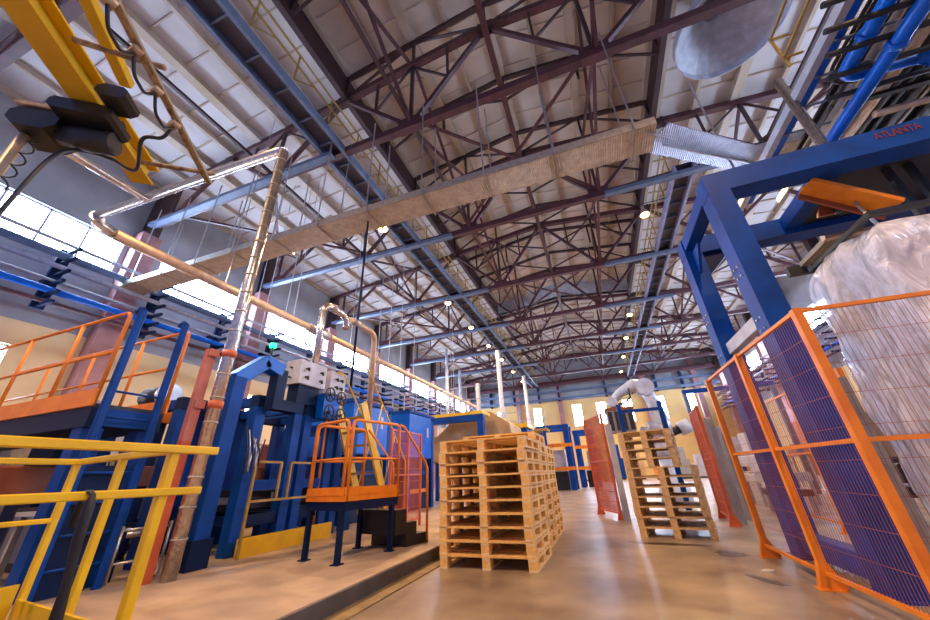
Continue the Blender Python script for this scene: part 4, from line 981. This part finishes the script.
t = thing('overhead_frame', 'thin blue-grey portal frame standing far right of the robot', 'frame', (4.5, 16, 0))
for x in (3.5, 6.4): MB().box(x-.07, x+.07, 16, 16.14, 0, 3.6).build('upright', 'bluegrey', t)
MB().box(3.43, 6.47, 16, 16.14, 3.6, 3.75).build('crossbar', 'blue', t)

# ---------------------------------------------------------------- yellow jib crane with hoist, upper left
z = 2.96
d = Vector((-.66,.82,0)); 
A = Vector((-1.85,-.22,z)); B = Vector((-2.70,.91,z)); d = (B-A).normalized(); sd = Vector((d.y,-d.x,0))
t = thing('crane_beam', 'yellow steel crane beam crossing the upper left corner', 'crane beam', tuple(A))
MB().bar(A, B, .125, .012, bev=0).build('lower_flange', 'crane', t); MB().bar(A+V(0,0,.13), B+V(0,0,.13), .125, .012).build('upper_flange', 'crane', t)
MB().bar(A+V(0,0,.065), B+V(0,0,.065), .012, .118).build('web', 'crane', t)
A2 = Vector((-1.66,.02,z+.04)); B2 = Vector((-2.06,.46,z+.04))
single(MB().bar(A2, B2, .05, .05), 'side_beam', 'crane', 'thin yellow beam beside the crane beam in upper left corner', 'beam', tuple(A2))
# dusty festoon arms and rail
for k, (q, e, lab) in enumerate([((-2.03,.23,z+.02),(-1.765,.475,z+.02),'nearer dusty rod arm sticking out from the yellow crane beam'), ((-2.54,.80,z+.02),(-2.19,1.055,z+.02),'further dusty rod arm sticking out from the yellow crane beam')]):
    q = Vector(q); e = Vector(e)
    single(MB().tube([q, (q+e)/2, e], .015, 8), 'rod_arm', 'dust', lab, 'rod', tuple(q))
r1 = Vector((-1.45,-.08,z-.01)); r2 = Vector((-2.275,1.075,z-.01))
t = thing('festoon_rail', 'dusty festoon rail with cable trolleys beside the yellow crane beam', 'cable rail', tuple(r1))
MB().bar(r1, r2, .020, .022).build('rail', 'dust', t)
MB().bar(r1+sd*.022, r2+sd*.022, .009, .018).build('rail_lip', 'galvdull', t)
tr = []
for f in (.24, .38, .52, .66):
    q = r1+(r2-r1)*f; tr.append(q)
    MB().box(q.x-.028, q.x+.028, q.y-.02, q.y+.02, q.z-.05, q.z-.012, bev=.01).build('trolley', 'dustfluff', t)
for a, b in zip(tr[:-1], tr[1:]):
    mm = (a+b)/2; MB().tube(smooth([a-V(0,0,.05), a*.75+b*.25-V(0,0,.12), mm-V(0,0,.13), a*.25+b*.75-V(0,0,.12), b-V(0,0,.05)]), .008, 8).build('looped_cable', 'black', t)
# hoist trolley
h = A+(B-A)*.62
t = thing('hoist_trolley', 'black dusty electric hoist trolley hanging under the yellow crane beam', 'hoist', (h.x, h.y, z-.3))
def hb(u0, u1, s0, s1, z0, z1, nm, m, bev=.02):
    a = h + d*u0 + sd*((s0+s1)/2); b = h + d*u1 + sd*((s0+s1)/2)
    return MB().bar(a+V(0,0,(z0+z1)/2), b+V(0,0,(z0+z1)/2), abs(s1-s0), abs(z1-z0), bev=bev).build(nm, m, t)
hb(-.09, .09, -.13, .15, -.10, -.02, 'frame', 'black')
hb(-.17, -.04, .09, .23, -.03, .06, 'wheel_motor', 'black', .03)
hb(-.02, .16, -.31, -.10, -.20, -.06, 'motor_housing', 'black', .05)
hb(-.03, .09, -.31, -.13, -.058, -.035, 'dust_layer', 'dustfluff', .01)
q = h+sd*.02+d*.06-V(0,0,.15)
MB().tube([q-sd*.14, q-sd*.02, q+sd*.10], [.055,.068,.064], 14).build('drum', 'dark', t)
for s_ in (-.1, .08):
    MB().tube([h+sd*s_+d*.08+V(0,0,.02), h+sd*(s_+.012)+d*.08+V(0,0,.02)], .035, 12).build('wheel', 'rubber', t)
q1 = tr[-1]; e1 = h+sd*.0+d*.02-V(0,0,.17)
single(MB().tube(smooth([q1-V(0,0,.05), q1-V(0,0,.13)-sd*.04+d*.02, q1-V(0,0,.17)-sd*.12+d*.02, h+sd*.17+d*.20-V(0,0,.19), h+sd*.06+d*.16-V(0,0,.17), h-sd*.03+d*.11-V(0,0,.19), h-sd*.08+d*.05-V(0,0,.30), h-sd*.10+d*.02-V(0,0,.6), h-sd*.12-V(0,0,1.3), h-sd*.13-V(0,0,2.4)]), .010, 10), 'control_cable', 'black', 'long black pendant cable hanging from the hoist trolley', 'cable', tuple(h))
q = h - sd*.26 + d*.06 - V(0,0,.17)
t = thing('spiral_hose', 'tan round tube with black spiral cord hanging below the hoist', 'hose', tuple(q))
MB().tube([q, q-V(0,0,2.2)], .022, 10).build('tube', 'tan', t)
sp = [(q.x+.02+.018*math.cos(i*.9), q.y+.035+.018*math.sin(i*.9), q.z-i*.0125) for i in range(170)]
MB().tube(sp, .0045, 5).build('spiral_cord', 'black', t)

# ---------------------------------------------------------------- marks on the floor
single(MB().prism([(1.28,5.05),(1.40,5.07),(1.42,5.13),(1.35,5.16),(1.30,5.10)], 2, 0, .012), 'paper_scrap', 'paper', 'small white paper scrap lying on the floor before the fence', 'scrap', (1.35,5.1,0))
def blot(cx, cy, a, b, rz, lab):
    r2 = random.Random(int(cx*100)); pts = []
    for i in range(22):
        t_ = 2*math.pi*i/22; k_ = 1+r2.uniform(-.28,.28); x = a*k_*math.cos(t_); y = b*k_*math.sin(t_)
        pts.append((cx+x*math.cos(rz)-y*math.sin(rz), cy+x*math.sin(rz)+y*math.cos(rz)))
    single(MB().prism(pts, 2, .0, .0015), 'oil_stain', 'stain', lab, 'stain', (cx,cy,0))
blot(1.25, 5.95, .14, .20, .3, 'dark wet stain on floor before the weathered pallet stack')
blot(1.22, 4.75, .05, .20, .5, 'narrow dark streak on floor beside the white paper scrap')
blot(.62, 6.55, .45, .10, -.2, 'broad dark stain on floor just before weathered pallet stack')

t = thing('roller_conveyor', 'low roller conveyor between the blue ladder and the silver dust pipe', 'conveyor', (-5.6,3.0,SLAB_Z))
for y in (2.82, 3.24): MB().box(-6.6, -5.0, y-.02, y+.02, .50, .60).build('side_rail', 'dblue', t)
for i in range(9): MB().tube([(-6.5+i*.17,2.84,.56), (-6.5+i*.17,3.22,.56)], .035, 10).build('roller', 'galv', t)
for x in (-6.5, -5.1):
    for y in (2.84, 3.22): MB().box(x-.03, x+.03, y-.03, y+.03, SLAB_Z, .50).build('leg', 'dblue', t)
t = thing('low_tube_rack', 'low silver tube frame at floor level behind the salmon post', 'frame', (-4.95,3.1,SLAB_Z))
for z in (.32, .62): MB().tube([(-4.95,2.75,z), (-4.95,3.25,z)], .014, 8).build('tube', 'galv', t)
MB().tube(smooth([(-4.9,2.95,.75), (-4.86,3.05,.5), (-4.80,3.12,.25), (-4.78,3.1,SLAB_Z+.02)]), .016, 8).build('hose', 'tan', t)
for y in (2.76, 3.24): MB().tube([(-4.95,y,SLAB_Z), (-4.95,y,.66)], .016, 8).build('upright', 'galv', t)
